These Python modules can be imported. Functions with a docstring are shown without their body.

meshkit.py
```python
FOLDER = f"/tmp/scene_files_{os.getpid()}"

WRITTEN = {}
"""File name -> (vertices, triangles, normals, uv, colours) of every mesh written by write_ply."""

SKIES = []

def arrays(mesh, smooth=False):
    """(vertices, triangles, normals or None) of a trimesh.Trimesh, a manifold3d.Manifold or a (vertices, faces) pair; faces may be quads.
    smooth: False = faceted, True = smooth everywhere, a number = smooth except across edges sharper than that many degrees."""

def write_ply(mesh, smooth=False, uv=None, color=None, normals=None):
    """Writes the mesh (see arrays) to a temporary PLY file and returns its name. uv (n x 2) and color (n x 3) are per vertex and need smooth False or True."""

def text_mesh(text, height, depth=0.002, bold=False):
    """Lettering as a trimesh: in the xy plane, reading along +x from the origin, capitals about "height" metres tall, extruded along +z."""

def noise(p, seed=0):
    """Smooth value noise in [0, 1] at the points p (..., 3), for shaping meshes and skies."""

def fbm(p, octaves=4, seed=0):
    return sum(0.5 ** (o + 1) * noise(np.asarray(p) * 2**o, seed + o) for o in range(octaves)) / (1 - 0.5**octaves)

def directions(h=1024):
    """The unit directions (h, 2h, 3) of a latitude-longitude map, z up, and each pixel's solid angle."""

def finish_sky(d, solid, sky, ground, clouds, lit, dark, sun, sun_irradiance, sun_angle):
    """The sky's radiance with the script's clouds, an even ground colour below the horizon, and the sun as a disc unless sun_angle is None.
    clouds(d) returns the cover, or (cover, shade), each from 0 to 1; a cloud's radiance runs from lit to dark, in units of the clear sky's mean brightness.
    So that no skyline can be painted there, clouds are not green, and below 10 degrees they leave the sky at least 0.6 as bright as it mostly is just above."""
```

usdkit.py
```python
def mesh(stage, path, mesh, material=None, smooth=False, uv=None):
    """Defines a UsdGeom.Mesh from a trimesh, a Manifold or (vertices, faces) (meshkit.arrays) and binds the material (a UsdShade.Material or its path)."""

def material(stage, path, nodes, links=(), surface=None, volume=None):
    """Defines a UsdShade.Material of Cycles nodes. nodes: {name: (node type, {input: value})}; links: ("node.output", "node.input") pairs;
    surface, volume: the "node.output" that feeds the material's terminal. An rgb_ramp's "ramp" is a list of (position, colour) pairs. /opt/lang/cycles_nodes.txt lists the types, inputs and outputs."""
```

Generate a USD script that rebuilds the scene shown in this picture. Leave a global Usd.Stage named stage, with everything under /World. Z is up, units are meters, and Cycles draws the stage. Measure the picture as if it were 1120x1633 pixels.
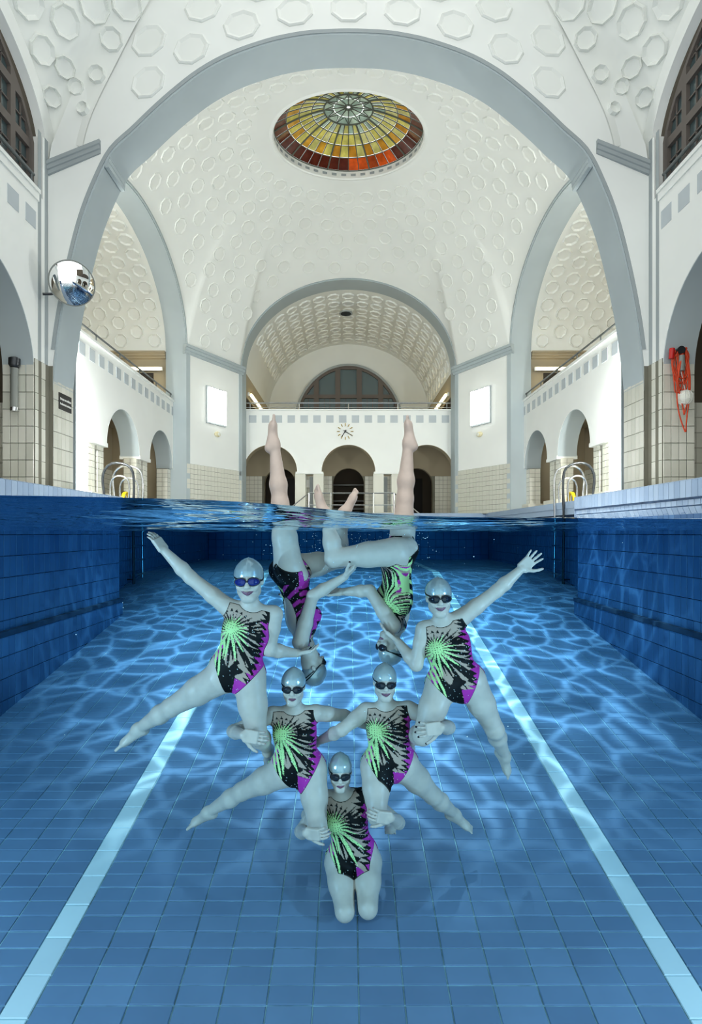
import math, random
import numpy as np, trimesh, usdkit, meshkit
from shapely.geometry import Polygon, box as sbox
from shapely.ops import unary_union
from pxr import Usd, UsdGeom, UsdLux, Gf, Sdf, Vt, UsdShade

stage = Usd.Stage.CreateInMemory()
UsdGeom.SetStageUpAxis(stage, UsdGeom.Tokens.z)
UsdGeom.SetStageMetersPerUnit(stage, 1.0)
UsdGeom.Xform.Define(stage, '/World')
UsdGeom.Scope.Define(stage, '/World/Looks')
rng = np.random.default_rng(7)

# ------------------------------------------------------------------ camera
F, CX, CY = 890.0, 556.0, 850.0            # focal length and principal point, pixels of a 1120 x 1633 frame
CAMZ = -0.03                               # the port of the camera sits just under the water level (z = 0)
cam = UsdGeom.Camera.Define(stage, '/World/camera')
cam.AddTranslateOp().Set((0, 0, CAMZ)); cam.AddRotateXOp().Set(90.0)
cam.CreateHorizontalApertureAttr(36.0); cam.CreateFocalLengthAttr(36.0 * F / 1120)
cam.CreateHorizontalApertureOffsetAttr((560 - CX) * 36.0 / 1120)
cam.CreateVerticalApertureOffsetAttr((CY - 816.5) * 36.0 / 1120)
cam.CreateClippingRangeAttr((0.02, 200.0))
cam.CreateExposureAttr(0.15)

# ------------------------------------------------------------------ light
sky = UsdLux.DomeLight.Define(stage, '/World/sky_light')
sky.CreateColorAttr((0.96, 1.0, 0.985)); sky.CreateIntensityAttr(0.42)

def lamp(name, pos, radius, power, color=(1, 1, 1)):
    l = UsdLux.SphereLight.Define(stage, '/World/' + name)
    l.CreateRadiusAttr(radius); l.CreateIntensityAttr(power); l.CreateColorAttr(color)
    l.AddTranslateOp().Set(pos)
    return l
# unseen floodlight above the frame, placed to throw the ripple pattern into the pool
fl = lamp('pool_floodlight', (0.3, 5.9, 5.95), 0.10, 40000.0, (1.0, 1.0, 0.98))
UsdGeom.Xformable(fl.GetPrim()).AddRotateXOp().Set(18.5)
sh_ = UsdLux.ShapingAPI.Apply(fl.GetPrim()); sh_.CreateShapingConeAngleAttr(35.0); sh_.CreateShapingConeSoftnessAttr(1.0)
# unseen flash lamps behind the main arch pilasters, placed to light crossing and dome
for s_ in (-1, 1): lamp('deck_lamp_%d' % (s_ + 2), (s_ * 5.22, 10.32, 2.3), 0.08, 1700.0, (0.98, 1.0, 0.96))
for s_ in (-1, 1): lamp('gallery_lamp_%d' % (s_ + 2), (s_ * 6.1, 10.7, 4.9), 0.10, 620.0, (0.98, 1.0, 0.95))  # added fill lamps, hidden behind the arch, brightening dome and side vaults
# unseen lamps under water, out of view, placed to light swimmers and floor
for s_ in (-1, 1): lamp('pool_lamp_%d' % (s_ + 2), (s_ * 3.7, 1.1, -0.9), 0.08, 1250.0, (0.87, 0.95, 1.04))

# ------------------------------------------------------------------ helpers
def px(x, y, d):
    """the point at distance d (metres along y) seen at a pixel of the photograph"""
    return np.array([(x - CX) / F * d, d, CAMZ + (CY - y) / F * d])

def srgb(r, g, b):
    c = np.array([r, g, b], float) / 255
    return tuple(np.where(c < 0.04045, c / 12.92, ((c + 0.055) / 1.055) ** 2.4))

names = {}
def free(path):
    if path not in names:
        names[path] = 0
        return path
    names[path] += 1
    return '%s_%03d' % (path, names[path])

def meta(prim, label=None, cat=None, group=None, kind=None):
    for k, v in (('label', label), ('category', cat), ('group', group), ('kind', kind)):
        if v: prim.SetCustomDataByKey(k, v)

def obj(name, mesh, mat, parent=None, smooth=False, label=None, cat=None, group=None, kind=None, color=None):
    base = '/World' if parent is None else str(parent.GetPath())
    path = free(base + '/' + name)
    if isinstance(mesh, list): mesh = cat_(mesh)
    if parent is not None:
        o = origins.get(base)
        if o is not None:
            v, f, n = meshkit.arrays(mesh, False)
            mesh = trimesh.Trimesh(v - o, f, process=False)
    m = usdkit.mesh(stage, path, mesh, '/World/Looks/' + mat, smooth=smooth)
    if color is not None:
        p = UsdGeom.PrimvarsAPI(m).CreatePrimvar('paint', Sdf.ValueTypeNames.Color3fArray, 'vertex')
        p.Set(Vt.Vec3fArray.FromNumpy(np.asarray(color, np.float32)))
    meta(m.GetPrim(), label, cat, group, kind)
    return m.GetPrim()

origins = {}
def thing(name, loc, label=None, cat=None, group=None, kind=None):
    path = free('/World/' + name)
    x = UsdGeom.Xform.Define(stage, path)
    x.AddTranslateOp().Set(tuple(map(float, loc)))
    origins[path] = np.array(loc, float)
    meta(x.GetPrim(), label, cat, group, kind)
    return x.GetPrim()

def structure(name, loc=(0, 0, 0), label=None):
    return thing(name, loc, label, kind='structure')

def cat_(ms):
    return trimesh.util.concatenate([m if isinstance(m, trimesh.Trimesh) else trimesh.Trimesh(*m, process=False) for m in ms])

def bx(x0, x1, y0, y1, z0, z1):
    m = trimesh.creation.box((abs(x1 - x0), abs(y1 - y0), abs(z1 - z0)))
    m.apply_translation(((x0 + x1) / 2, (y0 + y1) / 2, (z0 + z1) / 2))
    return m

def tube(points, r, sides=10, caps=True):
    p = np.asarray(points, float); n = len(p)
    r = np.broadcast_to(r, (n,))
    t = np.gradient(p, axis=0); t /= np.linalg.norm(t, axis=1, keepdims=True) + 1e-12
    a = np.cross(t[0], [0, 0, 1.0] if abs(t[0][2]) < 0.9 else [1.0, 0, 0]); A = []
    for k in range(n):
        a = a - t[k] * (a @ t[k]); a /= np.linalg.norm(a); A.append(a.copy())
    A = np.array(A); B = np.cross(t, A); ang = np.arange(sides) * 2 * np.pi / sides
    v = p[:, None] + r[:, None, None] * (np.cos(ang)[None, :, None] * A[:, None] + np.sin(ang)[None, :, None] * B[:, None])
    i, j = np.meshgrid(np.arange(n - 1), np.arange(sides), indexing='ij')
    q = np.stack([i * sides + j, i * sides + (j + 1) % sides, (i + 1) * sides + (j + 1) % sides, (i + 1) * sides + j], -1).reshape(-1, 4)
    f = np.vstack([q[:, [0, 1, 2]], q[:, [0, 2, 3]]])
    v = v.reshape(-1, 3)
    if caps:
        c0, c1 = len(v), len(v) + 1
        v = np.vstack([v, p[0], p[-1]]); s = np.arange(sides); e = (n - 1) * sides
        f = np.vstack([f, np.stack([np.full(sides, c0), (s + 1) % sides, s], 1), np.stack([np.full(sides, c1), e + s, e + (s + 1) % sides], 1)])
    return trimesh.Trimesh(v, f, process=False)

def smooth_path(pts, n=40):
    from scipy.interpolate import CubicSpline
    p = np.asarray(pts, float)
    s = np.r_[0, np.cumsum(np.linalg.norm(np.diff(p, axis=0), axis=1))]
    return CubicSpline(s, p)(np.linspace(0, s[-1], n))

def grid(P, close=False):
    P = np.asarray(P, float); nu, nv = P.shape[:2]
    i, j = np.meshgrid(np.arange(nu - 1), np.arange(nv if close else nv - 1), indexing='ij')
    k = (j + 1) % nv
    q = np.stack([i * nv + j, (i + 1) * nv + j, (i + 1) * nv + k, i * nv + k], -1).reshape(-1, 4)
    return trimesh.Trimesh(P.reshape(-1, 3), np.vstack([q[:, [0, 1, 2]], q[:, [0, 2, 3]]]), process=False)

def extrude(poly, t, axis, at):
    """poly in (a, z); axis 'x': a is y and the slab spans x = at .. at + t;  axis 'y': a is x and the slab spans y = at .. at + t"""
    ms = []
    for g in getattr(poly, 'geoms', [poly]):
        if g.is_empty or g.area < 1e-6: continue
        m = trimesh.creation.extrude_polygon(g, abs(t), engine='earcut')
        v = m.vertices.copy(); s = np.sign(t)
        v = np.stack([at + s * v[:, 2], v[:, 0], v[:, 1]], 1) if axis == 'x' else np.stack([v[:, 0], at + s * v[:, 2], v[:, 1]], 1)
        ms.append(trimesh.Trimesh(v, m.faces, process=False))
    r = cat_(ms); trimesh.repair.fix_normals(r)
    return r

def arch_pts(c, r, spring, base, n=24, rise=None):
    """outline (a, z) of an arch opening from the base of one jamb to the base of the other"""
    a = np.linspace(0, np.pi, n); rise = rise or r
    p = [(c + r, base)] if base < spring else []
    p += [(c + r * np.cos(t), spring + rise * np.sin(t)) for t in a]
    p += [(c - r, base)] if base < spring else []
    return np.array(p)

def lining(pts, depth0, depth1, axis, thick=0.02):
    """a thin curved strip that lines an arch opening (pts in (a, z)) between two depths"""
    pts = np.asarray(pts, float)
    t = np.gradient(pts, axis=0); t /= np.linalg.norm(t, axis=1, keepdims=True)
    n = np.stack([-t[:, 1], t[:, 0]], 1)
    c = pts.mean(0)
    if ((c - pts) * n).sum() < 0: n = -n
    q = pts + n * thick
    def at(p, d): return np.stack([np.full(len(p), d), p[:, 0], p[:, 1]], 1) if axis == 'x' else np.stack([p[:, 0], np.full(len(p), d), p[:, 1]], 1)
    m = grid(np.stack([at(pts, depth0), at(q, depth0), at(q, depth1), at(pts, depth1), at(pts, depth0)], 1))
    return m

def band(pts, w0, w1, depth0, depth1, axis):
    """a raised band round an arch, between two outward offsets of its outline"""
    pts = np.asarray(pts, float)
    t = np.gradient(pts, axis=0); t /= np.linalg.norm(t, axis=1, keepdims=True)
    n = np.stack([-t[:, 1], t[:, 0]], 1)
    if ((pts.mean(0) - pts) * n).sum() > 0: n = -n
    a, b = pts + n * w0, pts + n * w1
    def at(p, d): return np.stack([np.full(len(p), d), p[:, 0], p[:, 1]], 1) if axis == 'x' else np.stack([p[:, 0], np.full(len(p), d), p[:, 1]], 1)
    return grid(np.stack([at(a, depth1), at(a, depth0), at(b, depth0), at(b, depth1), at(a, depth1)], 1))

def molding(p0, p1, out, z0, z1, d, steps=3):
    """a cornice from p0 to p1 (x, y): `steps` fillets that step outwards as they rise"""
    p0, p1, o = np.array(p0, float), np.array(p1, float), np.array(out, float); o /= np.linalg.norm(o)
    prof = [(-0.05, z0)]
    for k in range(steps):
        za, zb, e = z0 + (z1 - z0) * k / steps, z0 + (z1 - z0) * (k + 1) / steps, d * (k + 1) / steps
        prof += [(e, za + 0.01), (e, zb)]
    prof += [(-0.05, z1)]
    P = np.array([[[*(q + o * e), z] for e, z in prof + prof[:1]] for q in (p0, p1)])
    m = grid(P); n = len(prof)
    caps = [trimesh.Trimesh(P[k][:n], [[0, i, i + 1] for i in range(1, n - 1)], process=False) for k in (0, 1)]
    return cat_([m] + caps)

def coffer(c, a, b, n, R, h=0.03, floor=0.012, rot=0.0):
    """an octagonal moulded coffer: a bevelled rim round a shallow tray; a, b tangents, n towards the room"""
    t = np.arange(8) * np.pi / 4 + np.pi / 8 + rot
    e = np.cos(t)[:, None] * a + np.sin(t)[:, None] * b
    rings = [c + e * R - n * 0.02, c + e * R * 0.97 + n * h * 0.5, c + e * R * 0.90 + n * h, c + e * R * 0.72 + n * floor]
    v = np.vstack(rings + [(c + n * floor)[None]])
    f = []
    for r in range(3):
        for k in range(8):
            i, j = r * 8 + k, r * 8 + (k + 1) % 8
            f += [[i, j, j + 8], [i, j + 8, i + 8]]
    f += [[24 + k, 24 + (k + 1) % 8, 32] for k in range(8)]
    return trimesh.Trimesh(v, f, process=False)

def tile_mesh(o, eu, ev, en, w, h, t, bev=0.004):
    q = np.array([[0, 0], [w, 0], [w, h], [0, h]], float)
    i = np.array([[bev, bev], [w - bev, bev], [w - bev, h - bev], [bev, h - bev]])
    v = np.vstack([o + q @ np.array([eu, ev]), o + i @ np.array([eu, ev]) + en * t])
    f = [[4, 5, 6], [4, 6, 7]]
    for k in range(4):
        j = (k + 1) % 4
        f += [[k, j, j + 4], [k, j + 4, k + 4]]
    return trimesh.Trimesh(v, f, process=False)

def seen(c):
    """how large a spot shows in the photograph (0 outside the frame)"""
    d = c[1]
    if d < 0.3: return 0
    x, y = CX + c[0] / d * F, CY - (c[2] - CAMZ) / d * F
    return (1.0 / d) if -20 < x < 1140 and -20 < y < 1650 else 0

def tiles(parent, o, eu, ev, en, U, V, w, h, mat, most=0, gap=0.006, t=0.008, keep=None, name='tile', off=0.0, jitter=0.0015):
    """a field of single tiles over U x V metres: the `most` that show largest are parts, the rest one part of small tiles"""
    o, eu, ev, en = (np.asarray(x, float) for x in (o, eu, ev, en))
    found = []
    for j in range(int(math.ceil(V / h - 1e-6))):
        for i in range(int(math.ceil(U / w - 1e-6))):
            u, v = i * w + gap / 2, j * h + gap / 2
            ww, hh = min(w, U - i * w) - gap, min(h, V - j * h) - gap
            if ww < 0.015 or hh < 0.015: continue
            if keep is not None and not keep(o + eu * (u + ww / 2) + ev * (v + hh / 2), ww, hh): continue
            p = o + eu * u + ev * v
            found.append((seen(p + eu * ww / 2 + ev * hh / 2), p, ww, hh))
    found.sort(key=lambda q: -q[0])
    rest = []
    for k, (s, p, ww, hh) in enumerate(found):
        m = tile_mesh(p + en * rng.uniform(-jitter, jitter), eu, ev, en, ww, hh, t)
        if k < most and s > 0: obj(name, m, mat, parent)
        else: rest.append(m)
    if rest: obj('small_' + name + 's', rest, mat, parent, kind='stuff')

# ------------------------------------------------------------------ materials
def mat(name, nodes, links, surface='p.BSDF', volume=None):
    usdkit.material(stage, '/World/Looks/' + name, nodes, links, surface=surface, volume=volume)

def plain(name, c, rough=0.5, **kw):
    mat(name, {'p': ('principled_bsdf', {'base_color': c, 'roughness': rough, **kw})}, [])

def mottled(name, c, var=0.08, scale=3.0, rough=0.6, bump=0.0, **kw):
    c = np.array(c)
    nodes = {'g': ('geometry', {}), 'n': ('noise_texture', {'scale': scale, 'detail': 5.0}),
             'r': ('rgb_ramp', {'ramp': [(0.3, tuple(c * (1 - var))), (0.7, tuple(np.minimum(c * (1 + var), 0.95)))]}),
             'p': ('principled_bsdf', {'roughness': rough, **kw})}
    links = [('g.position', 'n.vector'), ('n.fac', 'r.fac'), ('r.color', 'p.base_color')]
    if bump:
        nodes['n2'] = ('noise_texture', {'scale': scale * 12, 'detail': 3.0}); nodes['b'] = ('bump', {'strength': bump, 'distance': 0.01})
        links += [('g.position', 'n2.vector'), ('n2.fac', 'b.height'), ('b.normal', 'p.normal')]
    mat(name, nodes, links)

def tiled(name, stops, rough=0.25, dirt=0.0, spec=0.5):
    """glazed tile: every tile its own tone, chosen by object and by island"""
    mat(name, {'g': ('geometry', {}), 'o': ('object_info', {}), 'a': ('math', {'math_type': 'add'}), 'fr': ('math', {'math_type': 'fraction'}),
               'r': ('rgb_ramp', {'ramp': stops}), 'n': ('noise_texture', {'scale': 2.2, 'detail': 6.0}),
               'm': ('map_range', {'from_min': 0.3, 'from_max': 0.75, 'to_min': 1.0 - dirt, 'to_max': 1.0}),
               'x': ('mix', {'mix_type': 'multiply', 'fac': 1.0}), 'p': ('principled_bsdf', {'roughness': rough, 'specular_ior_level': spec})},
        [('g.random_per_island', 'a.value1'), ('o.random', 'a.value2'), ('a.value', 'fr.value1'), ('fr.value', 'r.fac'), ('g.position', 'n.vector'),
         ('n.fac', 'm.value'), ('r.color', 'x.color1'), ('m.result', 'x.color2'), ('x.color', 'p.base_color')])

mottled('plaster', srgb(238, 240, 236), 0.02, 1.2, 0.75, 0.04)
mottled('plaster_relief', srgb(236, 238, 233), 0.02, 1.2, 0.75)
mottled('blue_grey_paint', srgb(176, 187, 190), 0.03, 1.5, 0.7)
mottled('grey_panel', srgb(186, 194, 198), 0.03, 2.0, 0.7)
mottled('grey_molding', srgb(158, 166, 168), 0.03, 2.0, 0.7)
mottled('ochre_plaster', srgb(168, 156, 132), 0.05, 1.0, 0.8)
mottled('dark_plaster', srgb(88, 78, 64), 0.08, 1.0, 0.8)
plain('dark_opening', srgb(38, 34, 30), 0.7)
tiled('cream_tile', [(0.0, srgb(206, 206, 192)), (0.5, srgb(218, 217, 204)), (1.0, srgb(226, 224, 212))], 0.22, 0.05)
mottled('cream_grout', srgb(120, 118, 104), 0.1, 3.0, 0.9)
tiled('pool_tile', [(0.0, srgb(112, 132, 162)), (0.35, srgb(117, 138, 168)), (0.7, srgb(120, 141, 171)), (1.0, srgb(126, 147, 177))], 0.3, 0.14, 0.35)
tiled('pool_wall_tile', [(0.0, srgb(70, 106, 150)), (0.5, srgb(78, 115, 160)), (1.0, srgb(86, 124, 168))], 0.3, 0.15, 0.35)
mottled('pool_grout', srgb(150, 178, 184), 0.45, 7.0, 0.9)
mottled('wall_grout', srgb(44, 66, 92), 0.3, 5.0, 0.9)
tiled('lane_tile', [(0.0, srgb(216, 222, 226)), (1.0, srgb(232, 238, 240))], 0.3, 0.08, 0.35)
tiled('coping_tile', [(0.0, srgb(142, 164, 190)), (0.5, srgb(152, 174, 200)), (1.0, srgb(166, 186, 208))], 0.25, 0.06)
mottled('stone', srgb(214, 212, 200), 0.05, 2.0, 0.6)
plain('steel', (0.62, 0.63, 0.64), 0.16, metallic=1.0)
plain('dark_steel', (0.05, 0.055, 0.06), 0.25, metallic=0.6)
plain('rail_paint', srgb(92, 98, 98), 0.35)
plain('window_frame', srgb(98, 90, 84), 0.6)
plain('window_glass', srgb(70, 84, 86), 0.12)
plain('night_glass', srgb(96, 112, 116), 0.15)
plain('black_plastic', (0.012, 0.012, 0.013), 0.3)
plain('white_paint', srgb(240, 240, 234), 0.4)
plain('white_plastic', srgb(226, 226, 214), 0.35)
plain('cream_plastic', srgb(226, 216, 178), 0.4)
plain('grey_plastic', srgb(132, 136, 130), 0.35)
plain('orange_rope', srgb(205, 66, 26), 0.6)
plain('red_plastic', srgb(190, 28, 26), 0.35)
plain('yellow_plastic', srgb(228, 190, 22), 0.4)
plain('brass', (0.55, 0.40, 0.12), 0.35, metallic=0.8)
plain('lead', srgb(88, 92, 80), 0.6)
plain('bubble', (0.8, 0.86, 0.88), 0.1)
plain('mirror', (0.92, 0.93, 0.93), 0.015, metallic=1.0)
for nm, c, k in (('tube_light', (0.97, 1.0, 0.95), 4.5), ('warm_tube_light', (1.0, 0.82, 0.42), 8.0)):
    mat(nm, {'p': ('emission', {'color': c, 'strength': k})}, [], 'p.emission')
for k, c in enumerate([(190, 208, 188), (164, 186, 170), (204, 196, 116), (214, 202, 104), (224, 216, 146), (192, 134, 44), (210, 156, 50), (166, 70, 30), (206, 84, 30), (90, 38, 24), (122, 82, 68)]):
    cc = np.array(srgb(*c))
    mat('stained_glass_%d' % k, {'g': ('geometry', {}), 'n': ('noise_texture', {'scale': 5.0, 'detail': 4.0}),
        'r': ('rgb_ramp', {'ramp': [(0.3, tuple(cc * 0.7)), (0.7, tuple(np.minimum(cc * 1.25, 1)))]}), 'p': ('principled_bsdf', {'roughness': 0.12})},
        [('g.position', 'n.vector'), ('n.fac', 'r.fac'), ('r.color', 'p.base_color')])
# water: a rippled sheet that mirrors at low angles and lets the light through by a painted web of bright caustic lines, and the body of blue water under it
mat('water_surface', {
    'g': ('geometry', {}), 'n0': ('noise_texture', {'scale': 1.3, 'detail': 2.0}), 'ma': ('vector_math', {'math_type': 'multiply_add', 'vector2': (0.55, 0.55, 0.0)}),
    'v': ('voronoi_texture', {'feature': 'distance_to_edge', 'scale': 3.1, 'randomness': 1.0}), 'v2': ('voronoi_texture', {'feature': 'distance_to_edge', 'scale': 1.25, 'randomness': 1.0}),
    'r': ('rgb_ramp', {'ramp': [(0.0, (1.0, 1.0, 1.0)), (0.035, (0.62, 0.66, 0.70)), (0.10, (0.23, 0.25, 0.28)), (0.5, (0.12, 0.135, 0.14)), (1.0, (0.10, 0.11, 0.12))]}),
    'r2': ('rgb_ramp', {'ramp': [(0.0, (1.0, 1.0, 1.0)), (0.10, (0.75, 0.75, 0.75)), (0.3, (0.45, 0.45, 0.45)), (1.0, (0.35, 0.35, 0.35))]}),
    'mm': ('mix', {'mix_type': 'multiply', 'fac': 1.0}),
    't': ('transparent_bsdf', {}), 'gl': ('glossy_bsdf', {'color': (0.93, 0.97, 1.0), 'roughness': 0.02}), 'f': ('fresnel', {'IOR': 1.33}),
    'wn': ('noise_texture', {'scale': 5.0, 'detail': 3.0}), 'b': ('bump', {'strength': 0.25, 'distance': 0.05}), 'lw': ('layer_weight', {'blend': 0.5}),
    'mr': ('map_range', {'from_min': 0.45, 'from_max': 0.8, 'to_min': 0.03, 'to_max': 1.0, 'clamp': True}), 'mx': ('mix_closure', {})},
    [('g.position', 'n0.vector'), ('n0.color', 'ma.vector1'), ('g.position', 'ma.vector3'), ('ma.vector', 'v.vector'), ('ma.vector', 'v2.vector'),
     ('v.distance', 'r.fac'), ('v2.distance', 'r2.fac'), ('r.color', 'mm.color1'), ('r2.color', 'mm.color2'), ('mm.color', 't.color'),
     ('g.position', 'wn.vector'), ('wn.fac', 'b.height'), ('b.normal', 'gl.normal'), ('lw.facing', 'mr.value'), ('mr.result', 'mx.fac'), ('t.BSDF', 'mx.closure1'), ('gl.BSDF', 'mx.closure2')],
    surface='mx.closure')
mat('water_body', {'v': ('absorption_volume', {'color': (0.22, 0.78, 0.95), 'density': 0.16})}, [], surface=None, volume='v.volume')

# ------------------------------------------------------------------ the pool basin
DK = 0.60                                     # height of the deck above the water
XP, XW = 4.0, 4.62                            # half width of the deep end, and of the wider part beyond the main arch
YF0, YSL, YEND, YSTEP = -1.5, 12.6, 18.4, 9.75
def depth(y): return 3.3 - 0.19 * min(y, YSL)
sl = np.array([0, 1, 0.19]); sl /= np.linalg.norm(sl)
pf = structure('floor', (0, 0, -3.0), 'blue tiled pool floor sloping up towards the shallow end')
slab = np.array([[x, y, -depth(y) - 0.012] for y in (YF0, YSL, YEND + 0.2) for x in (-XW - 0.1, XW + 0.1)])
obj('grout_bed', grid(slab.reshape(3, 2, 3)), 'pool_grout', pf)
LANE = 1.85
TW, TH, LW = 0.262, 0.118, 0.17
nrm = np.array([0, -0.19, 1.0]); nrm /= np.linalg.norm(nrm)
LX = {-1: -1.86, 1: 1.97}
def lane(p): return abs(abs(p[0]) - LANE) < LW / 2
y0 = 2.35
o = np.array([LX[-1] + LW / 2, y0, -depth(y0) - 0.012])
Ls = (YSL - y0) / sl[1]
tiles(pf, o, (1, 0, 0), sl, nrm, LX[1] - LX[-1] - LW, Ls, TW, TH, 'pool_tile', 200)
for s in (-1, 1):
    o2 = np.array([LX[s] + s * LW / 2, y0, -depth(y0) - 0.012])
    tiles(pf, o2, (s, 0, 0), sl, nrm, XW - abs(LX[s]) - LW / 2, Ls, TW, TH, 'pool_tile', 50)
tiles(pf, (-XW, YSL, -depth(YSL) - 0.012), (1, 0, 0), (0, 1, 0), (0, 0, 1), 2 * XW, YEND - YSL, TW, TH * 2, 'pool_tile', 0)
for s, side in ((-1, 'left'), (1, 'right')):
    ln = thing('lane_line', (LX[s], y0, -depth(y0)), 'pale tiled lane line on the pool floor, the one on the %s of the swimmers' % side, 'lane line', kind=None)
    ln.SetCustomDataByKey('kind', 'structure')
    tiles(ln, (LX[s] - LW / 2, y0, -depth(y0) - 0.010), (1, 0, 0), sl, nrm, LW, Ls, LW, 0.25, 'lane_tile', 60)
    tiles(ln, (LX[s] - LW / 2, YSL, -depth(YSL) - 0.010), (1, 0, 0), (0, 1, 0), (0, 0, 1), LW, YEND - YSL - 1, LW, 0.25, 'lane_tile', 0)

for s, side in ((-1, 'left'), (1, 'right')):
    w = structure('pool_wall_' + side, (s * XP, 6, 0), 'blue tiled pool wall with upright tiles, on the %s' % side)
    # near wall, with a ledge half way down, the return where the pool widens, and the far wall
    obj('grout_bed', [bx(s * (XP + 0.012), s * (XP + 0.6), YF0, YSTEP - 0.012, -3.7, DK - 0.2)], 'wall_grout', w)
    obj('grout_bed', [bx(s * (XW + 0.012), s * (XW + 0.3), YSTEP, YEND + 0.2, -3.0, DK - 0.2)], 'wall_grout', w)
    def above(p, ww, hh): return p[2] > -depth(p[1]) - 0.12
    tiles(w, (s * (XP + 0.012), 3.6, -3.05), (0, 1, 0), (0, 0, 1), (-s, 0, 0), YSTEP - 3.6, 3.35, 0.125, 0.25, 'pool_wall_tile', 230, keep=above)
    tiles(w, (s * (XW + 0.012), YSTEP, -1.6), (0, 1, 0), (0, 0, 1), (-s, 0, 0), YEND - YSTEP, 1.9, 0.125, 0.25, 'pool_wall_tile', 0, keep=above)
    tiles(w, (s * XP, YSTEP - 0.012, -1.7), (s, 0, 0), (0, 0, 1), (0, 1, 0), XW - XP, 2.0, 0.125, 0.25, 'pool_wall_tile', 0)
    obj('ledge', [bx(s * (XP - 0.07), s * (XP + 0.02), YF0, YSTEP, -1.22, -1.16), bx(s * (XP - 0.05), s * (XP + 0.02), YF0, YSTEP, -3.4, -1.22)], 'wall_grout', w)
    tiles(w, (s * (XP - 0.05), 3.6, -3.2), (0, 1, 0), (0, 0, 1), (-s, 0, 0), YSTEP - 3.6, 1.98, 0.125, 0.25, 'pool_wall_tile', 60, keep=above)
    # coping: a nose of pale tiles, a thin lip and a sloped splash gutter below it
    c = structure('pool_coping_' + side, (s * XP, 6, DK), 'pale blue tiled pool edge with overhanging nose, on the %s' % side)
    obj('core', [bx(s * (XP - 0.05), s * (XP + 0.75), YF0, YSTEP, DK - 0.24, DK - 0.012), bx(s * (XP + 0.05), s * (XP + 0.7), YF0, YSTEP, DK - 0.35, DK - 0.24)], 'wall_grout', c)
    tiles(c, (s * (XP - 0.05), 2.5, DK - 0.22), (0, 1, 0), (0, 0, 1), (-s, 0, 0), YSTEP - 2.5, 0.21, 0.115, 0.21, 'coping_tile', 90, name='nose_tile')
    tiles(c, (s * (XP - 0.02), 2.5, DK - 0.31), (0, 1, 0), (0, 0, 1), (-s, 0, 0), YSTEP - 2.5, 0.085, 0.115, 0.085, 'coping_tile', 80, name='lip_tile')
    sg = np.array([s * 0.10, 0, -0.24]); L = np.linalg.norm(sg); sg /= L; en = np.cross((0, 1, 0), sg); en *= -s * np.sign(en[0]) 
    tiles(c, (s * (XP - 0.02) , 2.5, DK - 0.315), (0, 1, 0), sg, en, YSTEP - 2.5, L, 0.115, L, 'coping_tile', 80, name='gutter_tile')
    tiles(c, (s * (XP - 0.05), 2.5, DK - 0.012), (0, 1, 0), (s, 0, 0), (0, 0, 1), YSTEP - 2.5, 0.8, 0.115, 0.24, 'coping_tile', 0, name='top_tile')
    obj('far_edge', [bx(s * (XW - 0.06), s * (XW + 0.3), YSTEP + 0.01, YEND + 0.1, DK - 0.25, DK - 0.1)], 'coping_tile', c)
    obj('end_face', [bx(s * (XP - 0.05), s * (XW + 0.02), YSTEP - 0.001, YSTEP + 0.012, DK - 0.35, DK)], 'coping_tile', c)
w = structure('pool_wall_back', (0, YEND, 0), 'dark blue end wall of the pool beyond the swimmers')
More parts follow.
